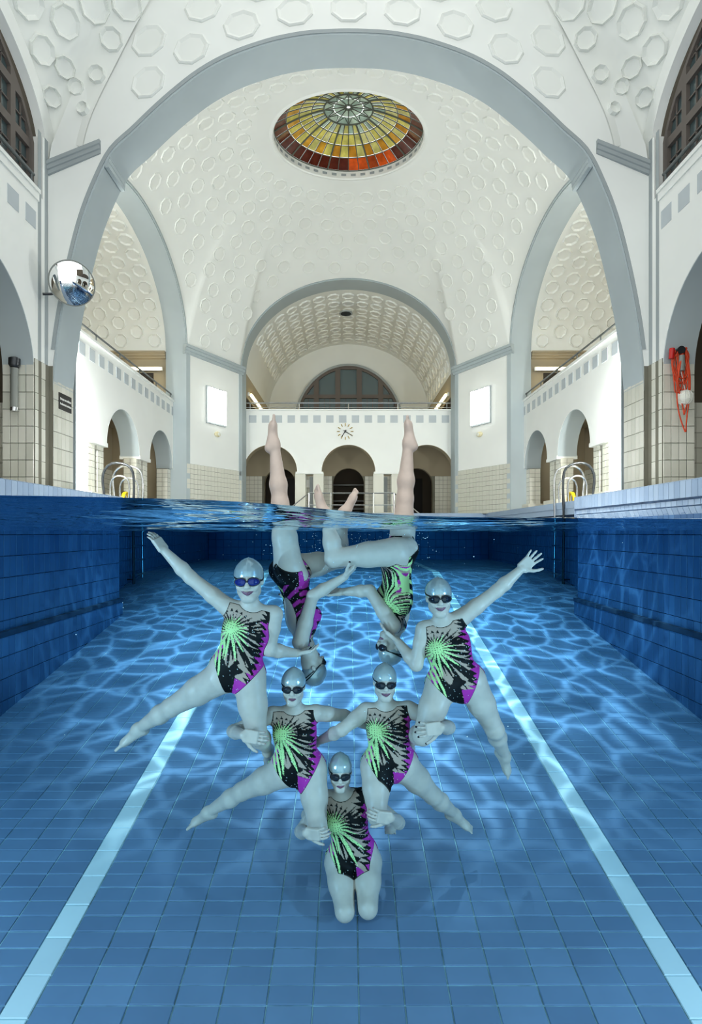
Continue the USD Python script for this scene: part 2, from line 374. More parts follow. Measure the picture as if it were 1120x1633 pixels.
obj('grout_bed', bx(-XW - 0.3, XW + 0.3, YEND + 0.012, YEND + 0.3, -1.2, DK - 0.12), 'wall_grout', w)
tiles(w, (-XW, YEND + 0.012, -1.0), (1, 0, 0), (0, 0, 1), (0, -1, 0), 2 * XW, 1.4, 0.25, 0.25, 'pool_wall_tile', 0)

# the deck round the pool
dk = structure('deck', (0, 12, DK), 'cream stone deck round the pool')
obj('slab', [bx(s * (XP + 0.7), s * 9.2, YF0, YSTEP, DK - 0.15, DK - 0.002) for s in (-1, 1)] +
    [bx(s * (XW + 0.2), s * 9.2, YSTEP, YEND + 0.2, DK - 0.15, DK - 0.002) for s in (-1, 1)] + [bx(-9.2, 9.2, YEND + 0.15, 27, DK - 0.15, DK - 0.002)], 'stone', dk)
for s in (-1, 1): obj('kerb', bx(s * (XW - 0.1), s * (XW + 0.25), YSTEP + 0.02, YEND + 0.15, DK - 0.12, DK + 0.02), 'coping_tile', dk)
obj('kerb', bx(-XW, XW, YEND - 0.08, YEND + 0.2, DK - 0.14, DK + 0.02), 'coping_tile', dk)

# ------------------------------------------------------------------ the main arch
YM0, YM1 = 9.3, 9.97                           # front and rear of the main arch
raw = np.array([(0, 798), (54, 796), (106, 788), (152, 775), (196, 758), (237, 735), (276, 705), (310, 675), (341, 645), (378, 610), (404, 560), (425, 505), (441, 445), (455, 380), (465, 320), (472, 260)], float)
from scipy.interpolate import PchipInterpolator
half = raw * YM0 / F + [0, CAMZ]
half = np.vstack([half, [[4.97, 2.2], [5.0, 1.6], [5.0, DK]]])
sarc = np.r_[0, np.cumsum(np.linalg.norm(np.diff(half, axis=0), axis=1))]
MAIN = np.array([PchipInterpolator(sarc, half[:, k])(np.linspace(0, sarc[-1], 70)) for k in (0, 1)]).T
main_full = np.vstack([MAIN[::-1] * [-1, 1], MAIN[1:]])
ZI = 6.45                                      # impost height on the outside of the main arch
def groin_x(z): return 4.45 + (z - ZI) * (-0.48)
outer = Polygon([(-5.05, DK), (-5.05, ZI - 0.6), (-groin_x(ZI) - 0.5, ZI), (-groin_x(9.6) - 0.5, 10.2), (groin_x(9.6) + 0.5, 10.2), (groin_x(ZI) + 0.5, ZI), (5.05, ZI - 0.6), (5.05, DK)])
hole = Polygon(np.vstack([main_full, [[5.0, DK - 1], [-5.0, DK - 1]]]))
ma = structure('main_arch', (0, YM0, DK), 'great white arch with grey blue soffit framing the pool hall')
obj('arch_wall', extrude(outer.difference(hole.buffer(0.005)), YM1 - YM0, 'y', YM0), 'plaster', ma)
obj('soffit', lining(main_full, YM0 + 0.004, YM1, 'y', 0.03), 'blue_grey_paint', ma, smooth=40)
arc_only = main_full[(main_full[:, 1] > 2.9)]
obj('edge_groove', band(arc_only, 0.0, 0.06, YM0 - 0.012, YM0 + 0.01, 'y'), 'grey_molding', ma, smooth=40)
# coffers of the front wall, in two rows that follow the arch
up = MAIN[MAIN[:, 1] > 6.6]
for s in (-1, 1):
    pts = up * [s, 1]
    t = np.gradient(pts, axis=0); t /= np.linalg.norm(t, axis=1, keepdims=True); n = np.stack([-t[:, 1], t[:, 0]], 1)
    n *= np.sign((n * (pts - [0, 6.0])).sum(1))[:, None]
    ss = np.r_[0, np.cumsum(np.linalg.norm(np.diff(pts, axis=0), axis=1))]
    for row, (dist, off) in enumerate(((0.40, 0.0), (0.92, 0.42), (1.44, 0.0))):
        for k in range(9):
            q = off + k * 0.84
            if s < 0 and q < 0.1 or q > ss[-1]: continue
            c = np.array([np.interp(q, ss, pts[:, j] + n[:, j] * dist) for j in (0, 1)])
            tt = np.array([np.interp(q, ss, t[:, j]) for j in (0, 1)]); nn = np.array([np.interp(q, ss, n[:, j]) for j in (0, 1)])
            if abs(c[0]) > groin_x(c[1]) - 0.28 or c[1] > 9.5: continue
            obj('coffer', coffer(np.array([c[0], YM0, c[1]]), np.array([tt[0] * 0.33, 0, tt[1] * 0.33]) * 1.0, np.array([nn[0] * 0.25, 0, nn[1] * 0.25]), np.array([0, -1.0, 0]), 1.0, 0.035, 0.012), 'plaster_relief', ma)
# imposts
for s in (-1, 1):
    zc = 6.3
    xc = np.interp(zc, MAIN[::-1, 1], MAIN[::-1, 0])
    obj('impost', molding((s * (xc + 0.03), YM0), (s * (xc + 0.03), YM1), (-s, 0), zc - 0.24, zc, 0.03), 'blue_grey_paint', ma)
# tiled dado of the soffit, 2.7 m high
ZD = 2.75
for s, side in ((-1, 'left'), (1, 'right')):
    d = structure('pilaster_tiling_' + side, (s * 5.0, 9.6, DK), 'cream tiled foot of the main arch pilaster, on the %s' % side)
    x = s * 4.925
    obj('grout_bed', bx(s * 4.93, s * 5.02, YM0 - 0.006, YM1 + 0.01, DK - 0.02, ZD), 'cream_grout', d)
    tiles(d, (x, YM0, ZD), (0, 1, 0), (0, 0, -1), (-s, 0, 0), YM1 - YM0, ZD - DK, 0.134, 0.27, 'cream_tile', 60)

# ------------------------------------------------------------------ near bay: arcades, parapets and side vaults
XA, PT = 5.0, 5.42                             # plane of the near arcade wall, top of its parapet
for s, side in ((-1, 'left'), (1, 'right')):
    w = structure('wall_' + side, (s * XA, 6, DK), 'white arcade wall with gallery parapet, nearest on the %s' % side)
    poly = sbox(1.2, DK, YM0, PT)
    arches = [(7.3, 1.58), (3.6, 1.58)]
    for c, r in arches: poly = poly.difference(Polygon(arch_pts(c, r, 2.5, DK - 0.1, 40)))
    obj('arcade', extrude(poly, s * 0.5, 'x', s * XA), 'plaster', w)
    for c, r in arches: obj('arch_reveal', lining(arch_pts(c, r, 2.5, DK, 40), s * (XA + 0.006), s * (XA + 0.5), 'x', 0.012), 'blue_grey_paint', w, smooth=40)
    # upright grooves beside the pilaster
    for ya, yb in ((8.98, 9.07), (9.18, 9.28)):
        obj('groove', bx(s * (XA - 0.004), s * XA, ya, yb, ZD, PT + 1.05), 'grey_molding', w)
    obj('pier_head', bx(s * (XA + 0.0), s * (XA + 0.4), 9.12, YM0, PT, ZI + 0.0), 'plaster', w)
    for k in range(14):
        yy = 9.35 - 0.46 * (k + 0.6) - 0.3
        obj('square_panel', bx(s * (XA - 0.006), s * (XA + 0.01), yy - 0.14, yy + 0.14, 4.82, 5.10), 'grey_panel', w)
    obj('parapet_cap', bx(s * (XA - 0.05), s * (XA + 0.5), 1.2, YM0 - 0.32, PT, PT + 0.06), 'plaster', w)
    obj('parapet_fillet', bx(s * (XA - 0.025), s * (XA + 0.02), 1.2, YM0 - 0.32, PT - 0.12, PT), 'plaster', w)
    # dado tiles: jamb of the arch, and the strips between the jamb and the pilaster
    d = structure('arcade_tiling_' + side, (s * XA, 9, DK), 'cream and grey tiled arch jamb beside the pilaster, on the %s' % side)
    obj('grout_bed', [bx(s * (XA - 0.008), s * (XA + 0.02), 8.872, YM0, DK - 0.02, ZD), bx(s * (XA - 0.008), s * (XA + 0.5), 8.868, 8.89, DK - 0.02, ZD)], 'cream_grout', d)
    tiles(d, (s * XA, 8.868, ZD), (s, 0, 0), (0, 0, -1), (0, -1, 0), 0.5, ZD - DK, 0.125, 0.27, 'cream_tile', 60, name='jamb_tile')
    for ya, yb in ((8.875, 8.975), (9.07, 9.18), (9.28, YM0)):
        tiles(d, (s * (XA - 0.008), ya, ZD), (0, 1, 0), (0, 0, -1), (-s, 0, 0), yb - ya, ZD - DK, 0.14, 0.27, 'cream_tile', 30, name='strip_tile')
    # gallery floor, corridor and its back wall
    c = structure('gallery_' + side, (s * 6.5, 6, DK), 'dim corridor and gallery behind the near arcade on the %s' % side)
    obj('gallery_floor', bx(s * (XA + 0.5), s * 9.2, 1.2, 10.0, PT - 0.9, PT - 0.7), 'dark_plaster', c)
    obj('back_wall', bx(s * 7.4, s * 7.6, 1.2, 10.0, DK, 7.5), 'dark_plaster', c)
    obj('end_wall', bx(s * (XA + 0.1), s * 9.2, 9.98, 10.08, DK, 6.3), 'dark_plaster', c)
    tiles(c, (s * 7.4, 5.5, 2.2), (0, 1, 0), (0, 0, -1), (-s, 0, 0), 4.5, 1.6, 0.14, 0.27, 'cream_tile', 0)
    obj('dado', bx(s * 7.395, s * 7.41, 5.4, 10.0, DK, 2.2), 'cream_grout', c)
    obj('dado', bx(s * (XA + 0.5), s * 7.4, 9.96, 9.98, DK, 2.3), 'cream_grout', c)
    tiles(c, (s * (XA + 0.5), 9.96, 2.3), (s, 0, 0), (0, 0, -1), (0, -1, 0), 1.9, 1.7, 0.14, 0.27, 'cream_tile', 20)
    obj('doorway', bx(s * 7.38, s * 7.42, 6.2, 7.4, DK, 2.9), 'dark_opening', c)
    obj('gallery_pier', bx(s * (XA + 0.05), s * (XA + 0.75), YM0 + 0.1, 10.0, PT - 0.7, ZI - 0.1), 'plaster', c)
    bm_ = molding((s * 4.13, YM0 - 0.0), (s * 5.02, YM0 - 0.02), (0, -1), 6.28, 6.50, 0.06); bm_.vertices[:, 2] -= (np.abs(bm_.vertices[:, 0]) - 4.13) * 0.42
    obj('beam', bm_, 'grey_molding', c)
    # side vault: from the lunette's frame in the plane x = 5.3 up to the groin beside the main arch
    v = structure('side_vault_' + side, (s * XA, 8, ZI), 'grey coffered side vault with lunette, nearest on the %s' % side)
    LC, LH, LB, LR = 6.8, 2.75, 6.25, 1.75
    th = np.linspace(0.0, np.pi * 0.62, 40)
    Lcv = np.stack([np.full(40, s * 5.05), LC + LH * np.cos(th), LB + LR * np.sin(th)], 1)
    gk = np.array([(4.42, 9.26, 6.36), (4.28, 9.27, 6.9), (3.95, 9.27, 7.6), (3.55, 9.25, 8.35), (3.05, 9.15, 9.1), (2.5, 8.85, 9.7), (1.9, 8.3, 10.2), (1.2, 7.6, 10.5)]) * [s, 1, 1]
    Gcv = smooth_path(gk, 40)
    U = np.linspace(0, 1, 26)[:, None, None]
    bul = np.sin(np.pi * np.linspace(0, 1, 26))[:, None]
    S = Lcv[None] * (1 - U) + Gcv[None] * U
    S[..., 2] += bul * 0.22; S[..., 0] += s * bul * 0.1
    obj('vault', grid(S), 'plaster_relief', v, smooth=True)
    obj('lunette_frame', [grid(np.stack([Lcv + [0, 0, 0], Lcv + [s * -0.05, 0, 0], np.stack([np.full(40, s * 5.02), LC + (LH - 0.28) * np.cos(th), LB + (LR - 0.26) * np.sin(th)], 1), np.stack([np.full(40, s * 5.16), LC + (LH - 0.30) * np.cos(th), LB + (LR - 0.28) * np.sin(th)], 1)], 1))], 'plaster', v, smooth=50)
    nrow = 4; used_ = []
    for r in range(nrow):
        u = (r + 0.55) / nrow * 0.96
        ring = np.array([[np.interp(u, np.linspace(0, 1, 26), S[:, j, k]) for k in range(3)] for j in range(40)])
        sa = np.r_[0, np.cumsum(np.linalg.norm(np.diff(ring, axis=0), axis=1))]
        step = 0.60
        for k in range(11):
            q = 0.30 + (k + (r % 2) * 0.5) * step
            if q > sa[-1] - 0.2: continue
            j = int(np.searchsorted(sa, q)); j = min(max(j, 1), 38)
            c0 = np.array([np.interp(q, sa, ring[:, kk]) for kk in range(3)])
            a = ring[j + 1] - ring[j - 1]; a /= np.linalg.norm(a)
            ui = int(round(u * 25)); b = S[min(ui + 1, 25), j] - S[ui - 1, j]; b -= a * (a @ b); wid = np.linalg.norm(S[25, j] - S[0, j]) / nrow; b /= np.linalg.norm(b)
            n = np.cross(a, b); n *= np.sign(n @ (np.array([0, 6, 4.0]) - c0))
            R = min(0.27, wid * 0.46)
            if R < 0.11 or any(np.linalg.norm(c0 - q_) < R + R_ - 0.01 for q_, R_ in used_): continue
            used_.append((c0, R))
            obj('coffer', coffer(c0, a, b, n, R, 0.07, 0.012, 0.2), 'plaster_relief', v)
    # the lunette window: brown frame, rows of small panes
    wd = structure('window_%d' % (1 if s < 0 else 2), (s * 5.14, LC, LB), 'dark lunette window of small panes in the near side vault on the %s' % side)
    xw = s * 5.14
    lun = Polygon([(LC + (LH - 0.29) * math.cos(t), LB - 0.6 + (LR + 0.33) * math.sin(t)) for t in np.linspace(0, np.pi, 50)])
    holes = []
    for i in range(-5, 6):
        for j in range(0, 4):
            a0, b0 = LC + i * 0.50 - 0.19, LB - 0.55 + j * 0.62
            pn = sbox(a0, b0, a0 + 0.38, b0 + 0.48)
            q = pn.intersection(lun.buffer(-0.07))
            if q.area > 0.03: holes.append(q)
    obj('window_frame', extrude(lun.difference(unary_union(holes)), s * 0.12, 'x', xw), 'window_frame', wd)
    for q in holes:
        if seen(np.array([xw, q.centroid.x, q.centroid.y])) == 0: continue
        obj('pane', extrude(q.buffer(0.004), s * 0.012, 'x', xw + s * 0.06), 'window_glass', wd)
        a0, b0, a1, b1 = q.bounds
        ca, cb = (a0 + a1) / 2, (b0 + b1) / 2
        obj('glazing_bar', [bx(xw + s * 0.03, xw + s * 0.055, ca - 0.01, ca + 0.01, b0, b1 - 0.03), bx(xw + s * 0.03, xw + s * 0.055, a0, a1, cb - 0.01, cb + 0.01)], 'window_frame', wd)
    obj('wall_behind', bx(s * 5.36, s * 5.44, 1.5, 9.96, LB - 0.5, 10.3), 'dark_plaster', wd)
    # handrail on the parapet
    h = thing('gallery_handrail', (s * 5.06, 6, PT), 'dark handrail on the near gallery parapet, on the %s' % side, 'handrail')
    obj('top_rail', tube([(s * 5.06, 1.3, PT + 0.30), (s * 5.06, YM0 - 0.34, PT + 0.30)], 0.028, 8), 'rail_paint', h)
    obj('lower_rail', tube([(s * 5.06, 1.3, PT + 0.17), (s * 5.06, YM0 - 0.34, PT + 0.17)], 0.015, 8), 'rail_paint', h)
    for yy in (8.9, 7.5, 6.1): obj('post', tube([(s * 5.06, yy, PT + 0.05), (s * 5.06, yy, PT + 0.30)], 0.02, 8), 'rail_paint', h)

# ------------------------------------------------------------------ crossing: side arches, diagonal piers, back arch
YC, ZS = 14.4, 5.75
TCY, THW, TSP, TRI = 13.7, 3.5, 5.55, 2.45     # transept arch: centre, half width, spring, rise
tr = arch_pts(TCY, THW, TSP, DK, 50, TRI)
BHW, BSP, BRI, YB0, YB1 = 3.75, 5.75, 3.1, 19.5, 20.3
bk = arch_pts(0, BHW, BSP, DK, 60, BRI)

def boundary(n=60):
    """the edge of the dome, from the crown of the main arch round the left side to the crown of the back arch"""
    f = main_full[(main_full[:, 0] <= 0) & (main_full[:, 1] > 5.9)][::-1]
    segs = [np.stack([f[:, 0], np.full(len(f), YM1), f[:, 1]], 1)]
    a = np.linspace(np.pi, 0, 50)
    segs.append(np.stack([np.full(50, -XA), TCY + THW * np.cos(a), TSP + 0.2 * (1 - np.sin(a)) + TRI * np.sin(a)], 1))
    segs.append(np.linspace((-XA, TCY + THW + 0.02, ZS), (-BHW, YB0 - 0.02, ZS), 12))
    a = np.linspace(np.pi, np.pi / 2, 40)
    segs.append(np.stack([BHW * np.cos(a), np.full(40, YB0), BSP + BRI * np.sin(a)], 1))
    return np.vstack(segs)
Bl = boundary()
ORX, ORY, OZ = 1.96, 1.60, 10.12
th = np.arctan2((Bl[:, 1] - YC) / 5.0, Bl[:, 0] / 5.0)
th = np.where(th < 0, th + 2 * np.pi, th)       # from 3/2 pi (front) down to pi/2 (back)
TT = np.linspace(1.5 * np.pi, 0.5 * np.pi, 240)
order = np.argsort(-th)
Bs = np.stack([np.interp(-TT, -th[order], Bl[order, k]) for k in range(3)], 1)
Bs[0, 0] = Bs[-1, 0] = 0
rim = np.stack([ORX * np.cos(TT), YC + ORY * np.sin(TT), np.full(240, OZ)], 1)
uu = np.linspace(0, 1, 60)[:, None]
mB = 0.78
hh_ = (1 - mB) * uu + mB * np.sin(uu * np.pi / 2); ww_ = (1 - mB) * uu + mB * (1 - np.cos(uu * np.pi / 2))
from scipy.ndimage import gaussian_filter1d
Bsm = gaussian_filter1d(np.concatenate([Bs[::-1] * [-1, 1, 1], Bs, Bs[::-1] * [-1, 1, 1]]), 26, axis=0)[240:480]
Bsm[0, 0] = Bsm[-1, 0] = 0
sc_ = np.linalg.norm(Bsm[:, :2] - [0, YC], axis=1); dr_ = np.stack([np.cos(TT), np.sin(TT)], 1)
wB = (uu ** 3.0)[..., None]
Be = Bs[None] * wB + Bsm[None] * (1 - wB)
D = np.empty((60, 240, 3))
D[..., :2] = rim[None, :, :2] + (Be - rim[None])[..., :2] * hh_[..., None]
D[..., 2] = rim[None, :, 2] + (Be - rim[None])[..., 2] * ww_
dome = structure('ceiling', (0, YC, OZ), 'white coffered dome over the pool')
both = np.concatenate([D, (D * [-1, 1, 1])[:, ::-1][:, 1:]], 1)
obj('dome_shell', grid(both), 'plaster', dome, smooth=60)
SA = np.concatenate([np.zeros((1, 240)), np.cumsum(np.linalg.norm(np.diff(D, axis=0), axis=2), axis=0)], 0)
lst = []
ring_n = 0
for k in range(14):
    sd = 0.75 + k * 0.52
    nseg = 30 + 2 * (k // 2)
    for i in range(nseg):
        t = 1.5 * np.pi - (i + 0.5 * (k % 2)) * (np.pi / (nseg / 2)) 
        if t < 0.5 * np.pi - 1e-6: t_, s = np.pi - t + 0, 1
        if t < -0.5 * np.pi: continue
        s = 1
        if t < 0.5 * np.pi:
            t = np.pi - t; s = -1
        if t > 1.5 * np.pi or t < 0.5 * np.pi: continue
        j = int(np.clip(np.searchsorted(-TT, -t), 1, 238))
        if sd > SA[-1, j] - 0.30 or SA[-1, j] < 1: continue
        u = int(np.clip(np.searchsorted(SA[:, j], sd), 1, 58))
        fr = (sd - SA[u - 1, j]) / (SA[u, j] - SA[u - 1, j])
        c = D[u - 1, j] * (1 - fr) + D[u, j] * fr
        a = D[u, j + 1] - D[u, j - 1]; wid = np.linalg.norm(a) / (TT[j - 1] - TT[j + 1]) * (2 * np.pi / nseg); a /= np.linalg.norm(a)
        b = D[u + 1, j] - D[u - 1, j]; b -= a * (a @ b); b /= np.linalg.norm(b)
        n = np.cross(a, b); n *= np.sign(n @ (np.array([0, YC, 4.0]) - c))
        R = min(0.235, wid * 0.40)
        # keep clear of the edge sideways as well
        ok = all(SA[-1, int(np.clip(j + dj, 0, 239))] > sd + 0.22 for dj in (-4, 4))
        if not ok or R < 0.09: continue
        m = (c, a, b, n, R)
        if s < 0: m = (c * [-1, 1, 1], a * [-1, 1, 1], b * [-1, 1, 1], n * [-1, 1, 1], R)
        lst.append(m)
lst.sort(key=lambda m: -seen(m[0]) * m[4])
rest = []
for k, (c, a, b, n, R) in enumerate(lst):
    g = coffer(c, a, b, n, R, 0.028, 0.010)
    if k < 300 and seen(c) > 0: obj('coffer', g, 'plaster_relief', dome)
    else: rest.append(g)
if rest: obj('small_coffers', rest, 'plaster_relief', dome, kind='stuff')

for s, side in ((-1, 'left'), (1, 'right')):
    v = structure('transept_vault_' + side, (s * XA, TCY, TSP), 'coffered barrel vault over the %s arm of the pool hall' % side)
    top = arch_pts(TCY, THW, TSP, PT - 1.4, 50, TRI)
    obj('arch_soffit', lining(arch_pts(TCY, THW, TSP, DK, 60, TRI), s * (XA - 0.004), s * (XA + 0.62), 'x', 0.03), 'blue_grey_paint', v, smooth=40)
    obj('arch_edge', band(arch_pts(TCY, THW, TSP, TSP, 50, TRI), 0.0, 0.10, s * (XA - 0.03), s * (XA + 0.05), 'x'), 'blue_grey_paint', v, smooth=40)
    a = np.linspace(0, np.pi, 60)
    vp = np.stack([TCY + (THW - 0.02) * np.cos(a), TSP + (TRI - 0.02) * np.sin(a)], 1)
    xs = np.linspace(XA + 0.6, 9.4, 8)
    obj('vault', grid(np.array([[[s * x, y, z] for y, z in vp] for x in xs])), 'plaster_relief', v, smooth=True)
    sa = np.r_[0, np.cumsum(np.linalg.norm(np.diff(vp, axis=0), axis=1))]
    for r in range(8):
        for k in range(20):
            q = 0.33 + k * 0.52 + 0.0
            x = XA + 0.95 + r * 0.52
            q += 0.26 * (r % 2)
            if q > sa[-1] - 0.3: continue
            y, z = np.interp(q, sa, vp[:, 0]), np.interp(q, sa, vp[:, 1])
            ty, tz = np.interp(q + 0.05, sa, vp[:, 0]) - y, np.interp(q + 0.05, sa, vp[:, 1]) - z
            b = np.array([0, ty, tz]); b /= np.linalg.norm(b); n = np.cross((1, 0, 0), b); n *= np.sign(n @ (np.array([0, TCY - y, 4 - z])))
            if y < TCY - 0.6: continue                     # the near haunch faces away from the room
            obj('coffer', coffer(np.array([s * x, y, z]), np.array([1.0, 0, 0]), b, n, 0.215, 0.05, 0.012), 'plaster_relief', v)
    obj('end_wall', bx(s * 9.4, s * 9.5, TCY - 4, TCY + 4, DK, 9), 'ochre_plaster', v)
    w = structure('transept_wall_' + side, (s * 5.4, TCY, DK), 'white arcade with gallery parapet in the %s arm of the hall' % side)
    XT, TP = 5.4, 4.0
    cs = [10.75, 13.45, 16.15]
    poly = sbox(10.1, 1.95, TCY + THW + 0.02, TP)
    for c in cs: poly = poly.difference(Polygon(arch_pts(c, 0.98, 1.95, 1.9, 40)))
    obj('arcade', extrude(poly, s * 0.5, 'x', s * XT), 'plaster', w)
    for c in cs: obj('arch_reveal', lining(arch_pts(c, 0.98, 1.95, 1.96, 40), s * (XT + 0.006), s * (XT + 0.5), 'x', 0.012), 'blue_grey_paint', w, smooth=40)
    for k in range(15): obj('square_panel', bx(s * (XT - 0.006), s * (XT + 0.01), 10.72 + k * 0.45, 10.98 + k * 0.45, 3.58, 3.84), 'grey_panel', w)
    obj('parapet_cap', bx(s * (XT - 0.04), s * (XT + 0.5), 10.1, TCY + THW, TP, TP + 0.06), 'plaster', w)
    obj('arch_springer', [bx(s * (XT - 0.02), s * (XT + 0.52), c - 0.38, c + 0.38, 1.88, 1.97) for c in (12.1, 14.8)], 'plaster', w)
    for c in (12.1, 14.8, 17.05):
        for e in ((-0.22, 0.22) if c < 17 else (0.0,)):
            pl = obj('column', bx(s * (XT + 0.08), s * (XT + 0.42), c + e - 0.16, c + e + 0.16, DK + 0.22, 1.9), 'cream_grout', w)
            ts = []
            for j in range(8):
                for i in range(2):
                    ts.append(tile_mesh(np.array([s * (XT + 0.08), c + e - 0.155 + i * 0.157, DK + 0.24 + j * 0.135]), np.array([0, 1.0, 0]), np.array([0, 0, 1.0]), np.array([-s, 0, 0.0]), 0.15, 0.129, 0.006))
                    ts.append(tile_mesh(np.array([s * (XT + 0.085 + i * 0.167), c + e - 0.16, DK + 0.24 + j * 0.135]), np.array([s, 0.0, 0]), np.array([0, 0, 1.0]), np.array([0, -1.0, 0.0]), 0.16, 0.129, 0.006))
            obj('column_tiles', ts, 'cream_tile', w, kind='stuff')
        obj('plinth', bx(s * (XT - 0.06), s * (XT + 0.56), c - 0.48, c + 0.48, DK - 0.02, DK + 0.24), 'stone', w)
    c = structure('corridor_' + side, (s * 7.2, TCY, DK), 'corridor behind the arcade in the %s arm of the hall' % side)
    obj('gallery_floor', bx(s * (XT + 0.5), s * 9.4, 10.1, 17.2, TP - 0.8, TP - 0.6), 'ochre_plaster', c)
    obj('back_wall', bx(s * 7.3, s * 7.45, 10.1, 19.0, DK, TP - 0.8), 'ochre_plaster', c)
    tiles(c, (s * 7.3, 10.2, 1.9), (0, 1, 0), (0, 0, -1), (-s, 0, 0), 8.6, 1.3, 0.15, 0.15, 'cream_tile', 0)
    obj('dado', bx(s * 7.296, s * 7.31, 10.1, 18.9, DK, 1.9), 'cream_grout', c)
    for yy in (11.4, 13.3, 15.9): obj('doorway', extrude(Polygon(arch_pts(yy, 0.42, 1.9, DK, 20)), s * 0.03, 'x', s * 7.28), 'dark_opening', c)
    obj('notice', bx(s * 7.26, s * 7.29, 14.2, 14.8, 1.9, 2.6), 'plaster', c)
    obj('far_end_wall', bx(s * (XT + 0.1), s * 9.4, TCY + THW + 0.03, TCY + THW + 0.15, DK, TSP + 0.02), 'ochre_plaster', c)
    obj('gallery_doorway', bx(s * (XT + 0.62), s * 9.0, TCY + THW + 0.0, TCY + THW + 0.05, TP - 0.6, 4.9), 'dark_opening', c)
    obj('cornice', molding((s * (XA + 0.63), TCY + THW), (s * 9.3, TCY + THW), (0, -1), TSP - 0.22, TSP, 0.14), 'ochre_plaster', c)
    h = thing('gallery_handrail', (s * 5.45, TCY, TP), 'slim grey handrail on the gallery parapet in the %s arm of the hall' % side, 'handrail')
    obj('top_rail', tube([(s * 5.45, 10.2, TP + 0.24), (s * 5.45, 17.15, TP + 0.24)], 0.022, 8), 'rail_paint', h)
    for k in range(6): obj('post', tube([(s * 5.45, 10.8 + k * 1.25, TP + 0.05), (s * 5.45, 10.8 + k * 1.25, TP + 0.24)], 0.016, 8), 'rail_paint', h)
    # lamps of this arm
    t = thing('fluorescent_lamp', (s * 6.4, 17.0, 4.75), 'lit tube lamp under the cornice of the gallery in the %s arm' % side, 'lamp', 'gallery tube lamps')
    obj('tube', tube([(s * 5.75, 17.02, 4.98), (s * 6.65, 17.02, 4.98)], 0.035, 10), 'warm_tube_light', t); obj('batten', bx(s * 5.7, s * 6.7, 17.05, 17.13, 4.94, 5.05), 'white_paint', t)
    for q, yy in enumerate((13.9, 11.0)):
        t = thing('fluorescent_lamp', (s * 6.6, yy, 2.9), 'lit tube lamp on the ceiling of the %s corridor, %s arch' % (side, ('seen through the middle', 'seen through the nearest')[q]), 'lamp')
        obj('tube', tube([(s * 6.1, yy, 3.0), (s * 6.9, yy, 3.0)], 0.03, 10), 'warm_tube_light', t); obj('batten', bx(s * 6.05, s * 6.95, yy - 0.05, yy + 0.05, 3.04, 3.2), 'white_paint', t)
    # diagonal pier with its tall tiled foot and lit panel
    p0, p1 = np.array([s * XA, TCY + THW]), np.array([s * BHW, YB0])
    e = (p1 - p0); Lp = np.linalg.norm(e); e /= Lp; nn = np.array([-e[1], e[0]]); nn *= np.sign(nn @ (np.array([0, 12.0]) - p0))
    pr = structure('wall_pier_' + side, (*p0, DK), 'white diagonal pier with tiled foot between side arm and back bay, on the %s' % side)
    def slab(u0, u1, z0, z1, d0, d1):
        v = [(*(p0 + e * u + nn * d), z) for d in (d0, d1) for z in (z0, z1) for u in (u0, u1)]
        return trimesh.Trimesh(v, [[0, 1, 3], [0, 3, 2], [4, 7, 5], [4, 6, 7], [0, 4, 5], [0, 5, 1], [2, 3, 7], [2, 7, 6], [0, 2, 6], [0, 6, 4], [1, 5, 7], [1, 7, 3]], process=False)
    obj('pier', slab(0, Lp, DK, ZS, -0.4, 0), 'plaster', pr)
    obj('edge_strip', [slab(-0.02, 0.14, DK, ZS, -0.2, 0.02), slab(Lp - 0.14, Lp + 0.02, DK, ZS, -0.2, 0.02)], 'blue_grey_paint', pr)
    m3 = molding(p0 - e * 0.1, p1 + e * 0.1, nn, ZS - 0.26, ZS + 0.02, 0.12); obj('cornice', m3, 'blue_grey_paint', pr)
    obj('dado', slab(0, Lp, DK, 2.12, 0, 0.012), 'cream_grout', pr)
    tiles(pr, (*(p0 + nn * 0.012), 2.12), (*e, 0), (0, 0, -1), (*nn, 0), Lp, 2.12 - DK, 0.155, 0.155, 'cream_tile', 0)
    lp = thing('wall_light_panel', (*(p0 + e * Lp * 0.5), 4.2), 'bright wall light of upright tubes on the %s diagonal pier' % side, 'wall light', 'lit tube panels on the piers')
    obj('frame', slab(Lp * 0.5 - 0.46, Lp * 0.5 + 0.46, 3.52, 4.72, 0.0, 0.05), 'grey_molding', lp)
    for k in range(7):
        u = Lp * 0.5 - 0.39 + k * 0.13; q = p0 + e * u + nn * 0.09
        obj('tube', tube([(*q, 3.56), (*q, 4.68)], 0.036, 10), 'tube_light', lp)
    ov = thing('wall_fitting', (*(p0 + e * Lp * 0.52), 3.22), 'small oval cream fitting under the wall light on the %s pier' % side, 'wall fitting')
    q = trimesh.creation.icosphere(2, 1.0); M = np.eye(4); M[:3, 0], M[:3, 1], M[:3, 2] = np.array([*e, 0]) * 0.13, np.array([0, 0, 0.09]), np.array([*nn, 0]) * 0.07
    M[:3, 3] = (*(p0 + e * Lp * 0.52 + nn * 0.04), 3.22); q.apply_transform(M); obj('housing', q, 'cream_plastic', ov, smooth=True)
    r2 = trimesh.creation.cylinder(0.05, 0.02, sections=20); r2.apply_transform(trimesh.geometry.align_vectors([0, 0, 1], [*nn, 0])); r2.apply_translation((*(p0 + e * Lp * 0.52 + nn * 0.11), 3.22)); obj('lens', r2, 'white_plastic', ov, smooth=30)

